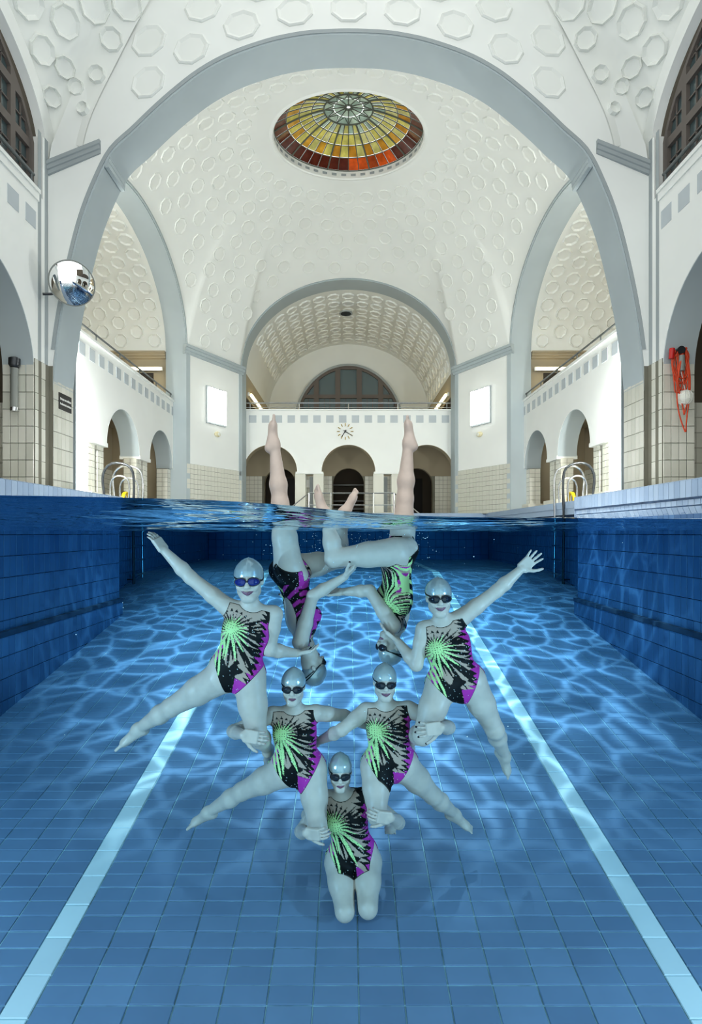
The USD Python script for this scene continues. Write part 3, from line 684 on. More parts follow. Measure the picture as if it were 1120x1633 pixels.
# back bay
b = structure('wall_back', (0, YB1, DK), 'white end wall with three arches, gallery parapet and clock')
bw = bk.copy()
obj('arch_soffit', lining(bk, YB0 - 0.004, YB1, 'y', 0.03), 'blue_grey_paint', b, smooth=40)
obj('arch_edge', band(arch_pts(0, BHW, BSP, BSP, 60, BRI), 0.0, 0.16, YB0 - 0.04, YB0 + 0.05, 'y'), 'blue_grey_paint', b, smooth=40)
EP, ESP, ER = 4.42, 2.2, 0.98
poly = sbox(-BHW, 2.2, BHW, EP)
for c in (-2.85, 0, 2.85): poly = poly.difference(Polygon(arch_pts(c, ER, ESP, ESP - 0.1, 40)))
obj('arcade', extrude(poly, 0.4, 'y', YB1), 'plaster', b)
for c in (-2.85, 0, 2.85): obj('arch_reveal', lining(arch_pts(c, ER, ESP, ESP + 0.01, 40), YB1 + 0.006, YB1 + 0.4, 'y', 0.012), 'ochre_plaster', b, smooth=40)
for k in range(16): obj('square_panel', bx(-3.62 + k * 0.4675, -3.35 + k * 0.4675, YB1 - 0.006, YB1 + 0.01, 3.98, 4.25), 'grey_panel', b)
obj('parapet_cap', bx(-BHW, BHW, YB1 - 0.05, YB1 + 0.4, EP, EP + 0.05), 'plaster', b)
for c in (-1.425, 1.425):
    for e in (-0.33, 0.33): 
        obj('column', bx(c + e - 0.19, c + e + 0.19, YB1 + 0.02, YB1 + 0.38, DK, 2.14), 'cream_tile', b)
    obj('column_head', bx(c - 0.5, c + 0.5, YB1 - 0.02, YB1 + 0.42, 2.12, 2.2), 'plaster', b)
    obj('column_foot', bx(c - 0.55, c + 0.55, YB1 - 0.04, YB1 + 0.44, DK, DK + 0.12), 'stone', b)
gb = structure('gallery_back', (0, 23, DK), 'corridor and gallery of the back bay')
obj('gallery_floor', bx(-BHW - 1, BHW + 1, YB1 + 0.4, 27, 3.4, 3.6), 'ochre_plaster', gb)
iw = sbox(-5, DK, 5, 3.4)
for c in (-2.75, 0, 2.75): iw = iw.difference(Polygon(arch_pts(c, 0.62, 1.95, DK - 0.1, 30)))
obj('inner_wall', extrude(iw, 0.25, 'y', 22.4), 'ochre_plaster', gb)
it = iw.intersection(sbox(-5, DK, 5, 2.25)); obj('dado', extrude(it, -0.012, 'y', 22.4), 'cream_grout', gb)
def kk(p, ww, hh): return it.contains(sbox(p[0] - ww / 2, p[2] - hh / 2, p[0] + ww / 2, p[2] + hh / 2))
tiles(gb, (-4.95, 22.388, DK), (1, 0, 0), (0, 0, 1), (0, -1, 0), 9.9, 1.65, 0.165, 0.165, 'cream_tile', 0, keep=kk)
obj('far_wall', bx(-5, 5, 25.0, 25.1, DK, 3.4), 'dark_plaster', gb)
for k, zz in enumerate((1.0, 1.35, 1.7, 2.05)): obj('shelf', bx(-0.9, 0.9, 24.5, 25.0, zz, zz + 0.06), 'grey_plastic', gb)
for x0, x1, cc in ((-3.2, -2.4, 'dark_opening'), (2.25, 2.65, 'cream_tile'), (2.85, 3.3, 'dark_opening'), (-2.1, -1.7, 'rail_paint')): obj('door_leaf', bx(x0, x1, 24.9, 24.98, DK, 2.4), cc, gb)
for x in (-1.55, 1.35): obj('notice', bx(x - 0.2, x + 0.2, 22.36, 22.386, 1.8, 2.1), 'white_paint', gb)
for x in (-1.42, 1.42): obj('door_leaf', bx(x - 0.13, x + 0.13, 22.2, 22.36, DK, 2.2), 'grey_molding', gb)
for s in (-1, 1): obj('corridor_end', bx(s * 4.2, s * 4.3, YB1, 25, DK, 3.4), 'ochre_plaster', gb)
BV = np.stack([3.725 * np.cos(np.linspace(0, np.pi, 60)), 5.74 + 3.08 * np.sin(np.linspace(0, np.pi, 60))], 1)
vb = structure('back_vault', (0, 23, 5.6), 'coffered barrel vault over the back gallery')
obj('vault', grid(np.array([[[x, y, z] for x, z in BV] for y in np.linspace(YB1, 26.2, 6)])), 'plaster_relief', vb, smooth=True)
sa = np.r_[0, np.cumsum(np.linalg.norm(np.diff(BV, axis=0), axis=1))]
for r in range(8):
    for k in range(17):
        q = 0.42 + k * 0.55
        x, z = np.interp(q, sa, BV[:, 0]), np.interp(q, sa, BV[:, 1])
        if q > sa[-1] - 0.3: continue
        t = np.array([np.interp(q + .05, sa, BV[:, 0]) - x, 0, np.interp(q + .05, sa, BV[:, 1]) - z]); t /= np.linalg.norm(t); n = np.cross((0, 1, 0), t); n *= np.sign(n @ np.array([-x, 0, 4 - z]))
        obj('coffer', coffer(np.array([x, YB1 + 0.5 + r * 0.68, z]), np.array([0, 1.0, 0]), t, n, 0.25, 0.05, 0.015), 'plaster_relief', vb)
obj('lunette_wall', extrude(Polygon(np.vstack([BV, [[-3.725, 3.6], [3.725, 3.6]]])), 0.1, 'y', 26.2), 'plaster_relief', vb)
for s in (-1, 1):
    obj('side_wall', bx(s * 3.72, s * 3.8, YB1 + 0.01, 26.2, 4.9, 5.76), 'ochre_plaster', vb)
    obj('side_wall', bx(s * 4.6, s * 4.7, YB1 + 0.01, 26.2, 3.6, 4.9), 'dark_plaster', vb)
    obj('side_soffit', bx(s * 3.72, s * 4.7, YB1 + 0.01, 26.2, 4.88, 4.93), 'dark_plaster', vb)
    t = thing('fluorescent_lamp', (s * 3.5, 23, 5.0), 'lit tube lamp along the %s edge of the back vault' % ('left', 'right')[s > 0], 'lamp', None)
    for k in range(3): obj('tube', tube([(s * 3.60, 20.7 + k * 1.5, 5.10), (s * 3.60, 22.0 + k * 1.5, 5.10)], 0.04, 10), 'warm_tube_light', t)
    obj('batten', bx(s * 3.65, s * 3.72, 20.6, 25.2, 5.04, 5.16), 'white_paint', t)
wd = structure('window_3', (0, 26.1, 4.6), 'big dark lunette window in the back gallery')
WL = Polygon([(2.5 * math.cos(t), 4.75 + 3.0 * math.sin(t)) for t in np.linspace(0, np.pi, 60)])
holes, bars = [], []
for x0, x1 in ((-2.42, -1.62), (-1.38, -0.62), (-0.38, 0.38), (0.62, 1.38), (1.62, 2.42)):
    for z0, z1 in ((4.75, 6.25), (6.42, 7.6)):
        q = sbox(x0, z0, x1, z1).intersection(WL.buffer(-0.12))
        if q.area > 0.05: holes.append(q)
obj('window_frame', extrude(WL.difference(unary_union(holes)), 0.14, 'y', 26.0), 'window_frame', wd)
for q in holes:
    obj('pane', extrude(q.buffer(0.004), 0.012, 'y', 26.1), 'night_glass', wd)
    a0, b0, a1, b1 = q.bounds
    if b0 < 6:
        obj('glazing_bar', [bx(a0 + (a1 - a0) * k / 3 - 0.012, a0 + (a1 - a0) * k / 3 + 0.012, 26.05, 26.09, b0, b1) for k in (1, 2) if b1 > 6.2] + [bx(a0, a1, 26.05, 26.09, b0 + k * 0.375 - 0.012, b0 + k * 0.375 + 0.012) for k in range(1, int((b1 - b0) / 0.375) + 0)] + [bx(a0, a1, 26.05, 26.09, b0, b0 + 0.02)], 'window_frame', wd)
obj('window_arch', band(np.array([(2.5 * math.cos(t), 4.75 + 3.0 * math.sin(t)) for t in np.linspace(0, np.pi, 60)]), 0.0, 0.10, 25.96, 26.2, 'y'), 'grey_molding', wd, smooth=40)
h = thing('gallery_handrail', (0, YB1 + 0.1, EP), 'grey two-bar handrail on the gallery parapet above the clock', 'handrail')
for zz, rr in ((0.14, 0.016), (0.30, 0.026)): obj('rail', tube([(-BHW, YB1 + 0.1, EP + zz), (BHW, YB1 + 0.1, EP + zz)], rr, 8), 'steel', h)
for k in range(5): obj('post', tube([(-3.6 + k * 1.8, YB1 + 0.1, EP + 0.04), (-3.6 + k * 1.8, YB1 + 0.1, EP + 0.3)], 0.02, 8), 'steel', h)
h = thing('gallery_handrail', (0, 25.4, 3.6), 'pale handrail standing before the lunette window', 'handrail')
obj('rail', tube([(-3.4, 25.5, 5.62), (3.4, 25.5, 5.62)], 0.025, 8), 'steel', h)
for x in (-3.4, -1.7, 0, 1.7, 3.4): obj('post', tube([(x, 25.5, 3.6), (x, 25.5, 5.62)], 0.018, 8), 'steel', h)
vt = thing('ceiling_vent', (0.0, 21.6, 8.6), 'small dark round vent in the crown of the back vault', 'vent')
m = trimesh.creation.cylinder(0.2, 0.05, sections=24); m.apply_translation((-0.1, 21.6, 8.47)); obj('grille', m, 'dark_steel', vt, smooth=30)
m = trimesh.creation.annulus(0.19, 0.26, 0.04, sections=32); m.apply_translation((-0.1, 21.6, 8.475)); obj('ring', m, 'grey_molding', vt, smooth=30)

# the stained glass skylight in the oculus
sk = thing('stained_glass_skylight', (0, YC, OZ), 'oval stained glass skylight in amber, yellow and pale green', 'skylight')
OD = 0.22
def glass(r, t): return np.array([ORX * 0.985 * r * math.cos(t), YC + ORY * 0.985 * r * math.sin(t), OZ + OD + 0.62 * (1 - r * r)])
tt = np.linspace(0, 2 * np.pi, 97)
obj('drum', grid(np.array([[[ORX * k * math.cos(t), YC + ORY * k * math.sin(t), z] for t in tt] for k, z in ((1.04, OZ - 0.01), (1.0, OZ - 0.03), (0.985, OZ), (0.985, OZ + OD), (1.0, OZ + OD + 0.02), (1.03, OZ + OD))])), 'plaster', sk, smooth=30)
for k in range(44):
    t = (k + 0.5) / 44 * 2 * np.pi; dt = 0.036
    P = np.array([[[ORX * 0.98 * math.cos(t + a), YC + ORY * 0.98 * math.sin(t + a), z] for a in (-dt, 0, dt)] for z in (OZ + 0.06, OZ + 0.13)])
    obj('vent_slot', grid(P), 'grey_molding', sk)
def pane(r0, r1, t0, t1, m):
    g = 0.004; P = np.array([[glass(r, t) for t in np.linspace(t0 + g / max(r0, .2), t1 - g / max(r0, .2), 4)] for r in np.linspace(r0 + 0.006, r1 - 0.006, 4)])
    obj('pane', grid(P), 'stained_glass_%d' % m, sk, smooth=True)
NG = 40
prng = random.Random(5)
for k in range(NG):
    t0, t1 = k / NG * 2 * np.pi, (k + 1) / NG * 2 * np.pi
    tm = (t0 + t1) / 2
    far = math.sin(tm) > 0.15                    # the far half shows the warm reds, the sides the browns
    red = prng.choice([7, 8, 8, 7]) if (0.05 < math.cos(tm) < 0.75 and far) else (9 if far else 10)
    pane(0.83, 1.0, t0, t1, red if math.sin(tm) > -0.75 else prng.choice([6, 5, 4]))
    pane(0.66, 0.83, t0, t1, prng.choice([5, 6]) if k % 2 else prng.choice([2, 3]))
    pane(0.49, 0.66, t0, t1, prng.choice([2, 3, 3, 4]))
    pane(0.33, 0.49, t0, t1, prng.choice([0, 1]) if k % 2 else prng.choice([2, 3, 2]))
for k in range(12):
    t0, t1 = k / 12 * 2 * np.pi, (k + 1) / 12 * 2 * np.pi
    pane(0.20, 0.33, t0, t1, k % 2); pane(0.02, 0.20, t0, t1, (k + 1) % 2)
lead = [tube([glass(r, k / NG * 2 * np.pi) - [0, 0, 0.012] for r in np.linspace(0.33, 1, 8)], 0.022 if k % 4 == 0 else 0.011, 6) for k in range(NG)]
lead += [tube([glass(r, k / 12 * 2 * np.pi) - [0, 0, 0.012] for r in np.linspace(0.03, 0.34, 5)], 0.012, 6) for k in range(12)]
lead += [tube([glass(r, t) - [0, 0, 0.012] for t in tt], 0.02 if r in (0.33, 1.0) else 0.011, 6) for r in (0.06, 0.33, 0.49, 0.66, 0.83, 1.0)]
lead += [tube([glass(0.2 + 0.13 * abs(((k / 24 * 12) % 1) * 2 - 1), k / 24 / 1 * 2 * np.pi / 1) - [0, 0, 0.012] for k in range(25)], 0.011, 6)]
obj('leading', lead, 'lead', sk, smooth=40)

# ------------------------------------------------------------------ fittings
ck = thing('wall_clock', (0, YB1, 3.66), 'wall clock of gilt strokes and black hands on the white parapet', 'clock')
for k in range(12):
    t = k * np.pi / 6; r0, r1 = 0.20, 0.30
    d = np.array([math.sin(t), 0, math.cos(t)])
    obj('hour_mark', tube([np.array([-0.12, YB1 - 0.02, 3.66]) + d * r0, np.array([-0.12, YB1 - 0.02, 3.66]) + d * r1], 0.016, 6), 'brass', ck)
for nm, t, L, r in (('hour_hand', math.radians(213), 0.24, 0.02), ('minute_hand', math.radians(122), 0.32, 0.016)):
    d = np.array([math.sin(t), 0, math.cos(t)]); obj(nm, tube([np.array([-0.12, YB1 - 0.04, 3.66]) - d * 0.06, np.array([-0.12, YB1 - 0.04, 3.66]) + d * L], [r, r * 0.5], 6), 'black_plastic', ck)
m = trimesh.creation.cylinder(0.03, 0.06, sections=16); m.apply_transform(trimesh.geometry.align_vectors([0, 0, 1], [0, 1, 0])); m.apply_translation((-0.12, YB1 - 0.03, 3.66)); obj('hub', m, 'black_plastic', ck, smooth=30)

# convex mirror on the left pilaster
MP = px(115, 452, 9.0); mn = np.array([0.52, -0.76, -0.36]); mn /= np.linalg.norm(mn)
mr = thing('convex_mirror', MP, 'round convex safety mirror on the left pilaster of the main arch', 'mirror')
Rm, Hm = 0.335, 0.11; Rc = (Rm * Rm + Hm * Hm) / (2 * Hm)
aa = np.linspace(0, math.asin(Rm / Rc), 14)
prof = [(Rc * math.sin(a), Rc * math.cos(a) - Rc + Hm) for a in aa]
def lathe(prof, n=48):
    return grid(np.array([[[r * math.cos(t), r * math.sin(t), z] for t in np.linspace(0, 2 * np.pi, n + 1)] for r, z in prof]))
def place(m, n, p):
    m = m.copy(); m.apply_transform(trimesh.geometry.align_vectors([0, 0, 1], n)); m.apply_translation(p); return m
obj('mirror_face', place(lathe(prof), mn, MP), 'mirror', mr, smooth=True)
obj('rim', place(lathe([(Rm - 0.004, 0.006), (Rm + 0.012, 0.006), (Rm + 0.014, -0.02), (Rm * 0.9, -0.04), (0.0, -0.05)]), mn, MP), 'grey_plastic', mr, smooth=30)
obj('bracket', tube(smooth_path([MP - mn * 0.04, MP - mn * 0.12 + [0, 0, -0.05], [-4.995, 9.12, MP[2] - 0.12]], 8), 0.02, 8), 'dark_steel', mr)
# black notice on the left pilaster
sp = np.array([-4.925, 9.66, 2.22])
sg = thing('notice_sign', sp, 'small black notice with two lines of white lettering on the left pilaster', 'sign')
obj('plate', bx(-4.925, -4.905, 9.46, 9.88, 2.08, 2.36), 'black_plastic', sg)
for line, zz, hgt in (('Springen vom seitlichen', 2.245, 0.038), ('Beckenrand verboten', 2.16, 0.038)):
    m = meshkit.text_mesh(line, hgt, 0.003, bold=True); ww = m.bounds[1, 0] - m.bounds[0, 0]
    v = m.vertices.copy(); k = 0.37 / ww if ww > 0.37 else 1.0
    P = np.stack([-4.905 + v[:, 2], 9.67 + (v[:, 0] - ww / 2) * k, zz + v[:, 1]], 1)
    obj('lettering', trimesh.Trimesh(P, m.faces, process=False), 'white_paint', sg)
# soap dispenser / shower on the left jamb
dp = np.array([-5.27, 8.80, 2.45])
ds = thing('wall_dispenser', dp, 'grey tube fitting with a dark cap on the tiled arch jamb at the left edge', 'wall fitting')
obj('tube_body', tube([dp + [0, 0.0, -0.5], dp + [0, 0, 0.12]], 0.055, 16), 'grey_plastic', ds, smooth=40)
obj('cap', tube([dp + [0, 0, 0.13], dp + [0, 0, 0.17], dp + [0, 0, 0.27], dp + [0, 0, 0.29]], [0.06, 0.085, 0.085, 0.05], 20), 'dark_steel', ds, smooth=40)
obj('foot', tube([dp + [0, 0, -0.56], dp + [0, 0, -0.5]], 0.062, 16), 'steel', ds, smooth=40)
obj('wall_plate', bx(dp[0] - 0.03, dp[0] + 0.03, dp[1], 8.87, dp[2] - 0.3, dp[2] + 0.1), 'grey_plastic', ds)
# rescue line and float on the right jamb
rp = np.array([5.2, 8.80, 2.80])
rl = thing('rescue_line', rp, 'orange rescue line looped over a bracket on the right arch jamb', 'rope')
obj('bracket', [tube([rp + [-0.02, 0.055, 0.02], rp + [-0.02, -0.12, 0.02]], 0.05, 16), tube([rp + [-0.02, -0.12, 0.02], rp + [-0.02, -0.13, 0.02]], [0.06, 0.06], 16)], 'dark_steel', rl)
r3 = random.Random(3)
for k in range(11):
    L = r3.uniform(0.45, 0.85) if k < 9 else (1.05, 1.32)[k - 9]; wv = r3.uniform(0.06, 0.12); cx = r3.uniform(-0.03, 0.07); yo = -0.03 - 0.008 * k
    th_ = np.linspace(0, 2 * np.pi, 30)
    pth = np.stack([rp[0] + cx + wv * np.sin(th_) * (0.75 + 0.25 * np.cos(th_ + 1)) + 0.02 * np.sin(3 * th_ + k), np.full(30, rp[1] + yo) + 0.008 * np.sin(2 * th_), rp[2] + 0.06 - L * (1 - np.cos(th_)) / 2], 1)
    obj('loop', tube(pth, 0.010, 6, False), 'orange_rope', rl, smooth=True)
obj('handle', [tube([rp + [-0.13, -0.06, 0.06], rp + [-0.14, -0.06, -0.10]], 0.04, 12)], 'red_plastic', rl, smooth=40)
obj('whistle_tube', [tube([rp + [0.0, -0.09, -0.06], rp + [0.0, -0.09, -0.30]], 0.045, 14)], 'grey_plastic', rl, smooth=40)
bp = px(1093, 634, 8.72)
bl = thing('rescue_float', bp, 'white ball float in a net hanging beside the orange rescue line', 'float')
m = trimesh.creation.icosphere(3, 0.115); m.apply_translation(bp); obj('ball', m, 'white_plastic', bl, smooth=True)
net = []
for k in range(6):
    t = k * np.pi / 6; net.append(tube([bp + 0.117 * np.array([math.cos(t) * math.sin(a), math.sin(t) * math.sin(a), math.cos(a)]) for a in np.linspace(0, 2 * np.pi, 30)], 0.004, 5, False))
for a in (0.7, 1.3, 1.9, 2.5): net.append(tube([bp + 0.117 * np.array([math.cos(t) * math.sin(a), math.sin(t) * math.sin(a), math.cos(a)]) for t in np.linspace(0, 2 * np.pi, 30)], 0.004, 5, False))
net.append(tube([bp + [0, 0, 0.115], bp + [-0.06, 0.0, 0.4], bp + [-0.12, 0.02, 0.62]], 0.006, 6)); net.append(tube([bp + [0, 0, -0.115], bp + [0.01, 0, -0.17]], 0.01, 6))
obj('net', net, 'white_paint', bl, smooth=True)

# ladders: hand rails above the deck, rails and treads under water
for s, side in ((-1, 'left'), (1, 'right')):
    ld = thing('pool_ladder', (s * XW, 11.9, DK), 'steel pool ladder with double hand rails on the %s edge of the pool' % side, 'ladder')
    for k, yy in enumerate((11.65, 12.15)):
        xx = s * (XW - 0.13)
        pth = smooth_path([(xx, yy, -1.25), (xx, yy, -0.3), (xx, yy, 0.6), (xx, yy, 1.15), (xx + s * 0.05, yy, 1.32), (xx + s * 0.25, yy, 1.42), (xx + s * 0.5, yy, 1.40), (xx + s * 0.62, yy, 1.25), (xx + s * 0.64, yy, 1.0), (xx + s * 0.64, yy, DK)], 40)
        obj('hand_rail', tube(pth, 0.026, 10), 'dark_steel' if k == 0 else 'steel', ld, smooth=True)
        obj('inner_rail', tube(smooth_path([(xx + s * 0.09, yy, DK), (xx + s * 0.09, yy, 0.95), (xx + s * 0.16, yy, 1.12), (xx + s * 0.40, yy, 1.14), (xx + s * 0.48, yy, 1.0), (xx + s * 0.48, yy, DK)], 24), 0.02, 10), 'steel', ld, smooth=True)
    for zz in (0.3, 0.0, -0.3, -0.6, -0.9): obj('tread', bx(s * (XW - 0.20), s * (XW - 0.08), 11.65, 12.15, zz - 0.015, zz + 0.015), 'steel', ld)
    obj('wall_stay', tube([(s * (XW - 0.13), 11.65, -1.0), (s * XW, 11.65, -1.0)], 0.015, 8), 'dark_steel', ld)
# stair railing at the far end
sr = thing('stair_railing', (0, YEND + 0.6, DK), 'low steel railing of the steps at the far end of the pool', 'railing')
yy = YEND + 0.5
for x0, x1 in ((-1.55, 1.55),):
    obj('top_rail', tube([(-2.3, yy, DK - 0.05), (-1.35, yy, DK + 0.72), (1.55, yy, DK + 0.72), (2.5, yy, DK - 0.05)], 0.022, 8), 'steel', sr)
    obj('lower_rail', tube([(-1.7, yy, DK + 0.05), (-1.35, yy, DK + 0.32), (1.55, yy, DK + 0.32), (1.9, yy, DK + 0.05)], 0.018, 8), 'steel', sr)
for x in (-1.35, -0.6, 0.1, 0.85, 1.55): obj('post', tube([(x, yy, DK), (x, yy, DK + 0.72)], 0.03 if abs(x) > 0.5 else 0.018, 8), 'white_paint' if x == 0.85 else 'steel', sr)
# yellow hose hoops by the arcades
for s, side in ((-1, 'left'), (1, 'right')):
    hp = np.array([s * 5.15, 12.95, DK + 0.12])
    ho = thing('hose_reel', hp, 'yellow looped hose beside the column plinth on the %s' % side, 'hose')
    for k in range(3): obj('coil', tube([hp + np.array([0.02 * k * s, 0.17 * math.cos(t), 0.02 + 0.17 * math.sin(t)]) for t in np.linspace(0, 2 * np.pi, 30)], 0.022, 8, False), 'yellow_plastic', ho, smooth=True)
    obj('hook', tube([hp + [s * 0.05, 0, -0.1], hp + [s * 0.05, 0, 0.22]], 0.02, 8), 'dark_steel', ho)

# ------------------------------------------------------------------ water
ys = 0.78 * (YEND / 0.78) ** np.linspace(0, 1, 340)
xs = np.sinh(np.linspace(-2.6, 2.6, 301)) / np.sinh(2.6) * XW
X, Y = np.meshgrid(xs, ys)
X = np.clip(X, -XW, XW)
amp = 0.010 + 0.010 * np.clip(Y / 8, 0, 1)
Z = amp * (meshkit.fbm(np.stack([X * 1.4, Y * 1.1, 0 * X], -1), 4, 11) - 0.5) * 2.2 + 0.006 * np.sin(Y * 9 + 2.0 * np.sin(X * 2.3))
edge = smooth_path([(-0.9, 0.0235), (-0.625, 0.0226), (-0.344, 0.0182), (-0.119, 0.0094), (0.0045, 0.0), (0.387, -0.009), (0.634, -0.0107), (0.9, -0.011)], 60); edge = np.interp(X[0] / ys[0], edge[:, 0], edge[:, 1])
Z = Z * np.clip((Y - 0.78) / 0.5, 0, 1) + (edge - 0.0)[None, :] * np.exp(-((Y - 0.78) / 0.35) ** 2)
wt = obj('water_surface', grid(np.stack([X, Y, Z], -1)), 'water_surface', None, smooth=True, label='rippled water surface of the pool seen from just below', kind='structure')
body = np.array([[[s * (XW if y > YSTEP else XW), y, z] for s, z in ((-1, 0.0), (1, 0.0), (1, -depth(y) - 0.3), (-1, -depth(y) - 0.3), (-1, 0.0))] for y in (0.80, 4, 8, YSL, YEND + 0.1)])
bm = grid(body); n0 = len(bm.vertices)
caps = trimesh.Trimesh(bm.vertices, np.vstack([bm.faces, [[0, 1, 2], [0, 2, 3]], [[20, 22, 21], [20, 23, 22]]]), process=True)
caps.merge_vertices(); trimesh.repair.fix_normals(caps)
obj('water_body', caps, 'water_body', None, label='clear blue water filling the pool', kind='structure')

brg = np.random.default_rng(21)
bub = []
for k in range(420):
    c = [(-0.46, 4.0), (-0.12, 4.0), (0.33, 4.05), (0.45, 4.0), (-0.2, 4.2), (0.1, 4.2)][brg.integers(6)]
    p = np.array([c[0] + brg.normal() * 0.10, c[1] + brg.normal() * 0.12, -0.03 - abs(brg.normal()) * 0.13])
    if k % 5 == 0: p = np.array([brg.uniform(-1.6, 1.6), brg.uniform(2.6, 5.5), -brg.uniform(0.05, 1.2)])
    b_ = trimesh.creation.icosphere(1, brg.uniform(0.0014, 0.0034)); b_.apply_translation(p); bub.append(b_)
obj('air_bubbles', bub, 'bubble', None, smooth=True, label='small air bubbles drifting round the legs under the water surface', cat='bubbles', kind='stuff')

# ------------------------------------------------------------------ swimmers: one continuous skin each, from blended distance fields
HG = 0.0048
def unit(v): v = np.asarray(v, float); return v / np.linalg.norm(v)
def frame(up, fr):
    u = unit(up); f = np.asarray(fr, float); f = unit(f - u * (f @ u)); return np.cross(u, f), u, f      # right (as the viewer sees it from the front), up, front

def cone(a, b, ra, rb, k=0.03): return ('c', np.asarray(a, float), np.asarray(b, float), ra, rb, k)
def ell(c, R, rad, k=0.03): return ('e', np.asarray(c, float), np.array(R, float), np.asarray(rad, float), 0, k)
def rbox(c, R, half, r, k=0.01): return ('b', np.asarray(c, float), np.array(R, float), np.asarray(half, float), r, k)

def dist(q, P):
    if q[0] == 'c':
        ab = q[2] - q[1]; t = np.clip((P - q[1]) @ ab / (ab @ ab + 1e-12), 0, 1)
        return np.linalg.norm(P - q[1] - t[:, None] * ab, axis=1) - (q[3] + t * (q[4] - q[3]))
    L = (P - q[1]) @ q[2].T
    if q[0] == 'e':
        k0 = np.linalg.norm(L / q[3], axis=1); k1 = np.linalg.norm(L / q[3] ** 2, axis=1)
        return k0 * (k0 - 1) / np.maximum(k1, 1e-9)
    w = np.abs(L) - q[3]
    return np.linalg.norm(np.maximum(w, 0), axis=1) + np.minimum(w.max(1), 0) - q[4]

def reach(q):
    if q[0] == 'c': r = max(q[3], q[4]); return np.minimum(q[1], q[2]) - r, np.maximum(q[1], q[2]) + r
    r = (np.linalg.norm(q[3]) if q[0] == 'b' else q[3].max()) + (q[4] if q[0] == 'b' else 0); return q[1] - r, q[1] + r

def smin(a, b, k):
    h = np.clip(0.5 + 0.5 * (a - b) / k, 0, 1); return a * (1 - h) + b * h - k * h * (1 - h)

def group(qs, P, local=True):
    D = np.full(len(P), 1.0)
    for q in qs:
        if local:
            lo, hi = reach(q); m = np.flatnonzero(((P > lo - 0.07) & (P < hi + 0.07)).all(1))
            if len(m): D[m] = smin(D[m], dist(q, P[m]), q[5])
        else: D = smin(D, dist(q, P), q[5])
    return D

def joined(G, P, local=True):
    T = group(G['torso'], P, local); out = T
    for k, (qs, bl) in G['limbs'].items(): out = np.minimum(out, smin(T, group(qs, P, local), bl))
    return out

def skin(G):
    qs = G['torso'] + [q for v, _ in G['limbs'].values() for q in v]
    lo = np.min([reach(q)[0] for q in qs], 0) - 0.03; hi = np.max([reach(q)[1] for q in qs], 0) + 0.03
    B = 8; n = (np.ceil((hi - lo) / (HG * B)).astype(int))
    bi = np.stack(np.meshgrid(*[np.arange(k) for k in n], indexing='ij'), -1).reshape(-1, 3)
    C = lo + (bi + 0.5) * B * HG
    near = np.full(len(C), 9.0)
    for q in qs: near = np.minimum(near, dist(q, C))
    bi = bi[(near < B * HG * 0.9 + 0.02) & (near > -B * HG * 0.9 - 0.05)]
    A = np.full(n * B, 0.5, np.float32)
    inside = near.reshape(n) < 0
    A.reshape(n[0], B, n[1], B, n[2], B)[:] = np.where(inside, -0.5, 0.5)[:, None, :, None, :, None]
    g = np.stack(np.meshgrid(*[np.arange(B)] * 3, indexing='ij'), -1).reshape(-1, 3)
    I = (bi[:, None] * B + g[None]).reshape(-1, 3)
    A[I[:, 0], I[:, 1], I[:, 2]] = joined(G, lo + (I + 0.0) * HG)
    S = A < 0
    act = np.zeros(np.array(A.shape) - 1, bool)
    base = S[:-1, :-1, :-1]
    for c in np.ndindex(2, 2, 2): act |= S[c[0]:A.shape[0] - 1 + c[0], c[1]:A.shape[1] - 1 + c[1], c[2]:A.shape[2] - 1 + c[2]] != base
    cell = np.argwhere(act); idx = np.full(act.shape, -1, np.int32); idx[act] = np.arange(len(cell))
    pos = np.zeros((len(cell), 3)); cnt = np.zeros(len(cell))
    for c in np.ndindex(2, 2, 2):
        for ax in range(3):
            if c[ax]: continue
            d = list(c); d[ax] = 1
            va = A[cell[:, 0] + c[0], cell[:, 1] + c[1], cell[:, 2] + c[2]]; vb = A[cell[:, 0] + d[0], cell[:, 1] + d[1], cell[:, 2] + d[2]]
            m = (va < 0) != (vb < 0); t = va[m] / (va[m] - vb[m])
            p = np.tile(np.array(c, float), (m.sum(), 1)); p[:, ax] += t
            pos[m] += p; cnt[m] += 1
    V = lo + (cell + pos / cnt[:, None]) * HG
    F_ = []
    for ax in range(3):
        b, c = [(1, 2), (2, 0), (0, 1)][ax]
        sl0 = [slice(None)] * 3; sl1 = [slice(None)] * 3; sl0[ax] = slice(0, -1); sl1[ax] = slice(1, None)
        diff = S[tuple(sl0)] != S[tuple(sl1)]
        e = np.argwhere(diff); e = e[(e[:, b] > 0) & (e[:, c] > 0) & (e[:, b] < act.shape[b]) & (e[:, c] < act.shape[c])]
        def at(db, dc): k = e.copy(); k[:, b] -= db; k[:, c] -= dc; return idx[k[:, 0], k[:, 1], k[:, 2]]
        q = np.stack([at(1, 1), at(0, 1), at(0, 0), at(1, 0)], 1)
        flip = ~S[e[:, 0], e[:, 1], e[:, 2]]
        q[flip] = q[flip][:, ::-1]
        F_.append(q[(q >= 0).all(1)])
    q = np.vstack(F_)
    f = np.vstack([q[:, [0, 1, 2]], q[:, [0, 2, 3]]])
    # a light smoothing of the net
    from scipy.sparse import coo_matrix
    e = np.vstack([q[:, [0, 1]], q[:, [1, 2]], q[:, [2, 3]], q[:, [3, 0]]]); e = np.vstack([e, e[:, ::-1]])
    M = coo_matrix((np.ones(len(e)), (e[:, 0], e[:, 1])), shape=(len(V),) * 2).tocsr(); M.data[:] = 1
    deg = np.asarray(M.sum(1)).ravel()[:, None]
    for lam in (0.5, -0.52, 0.5, -0.52): V = V + lam * (M @ V / deg - V)
    return trimesh.Trimesh(V, f, process=False)

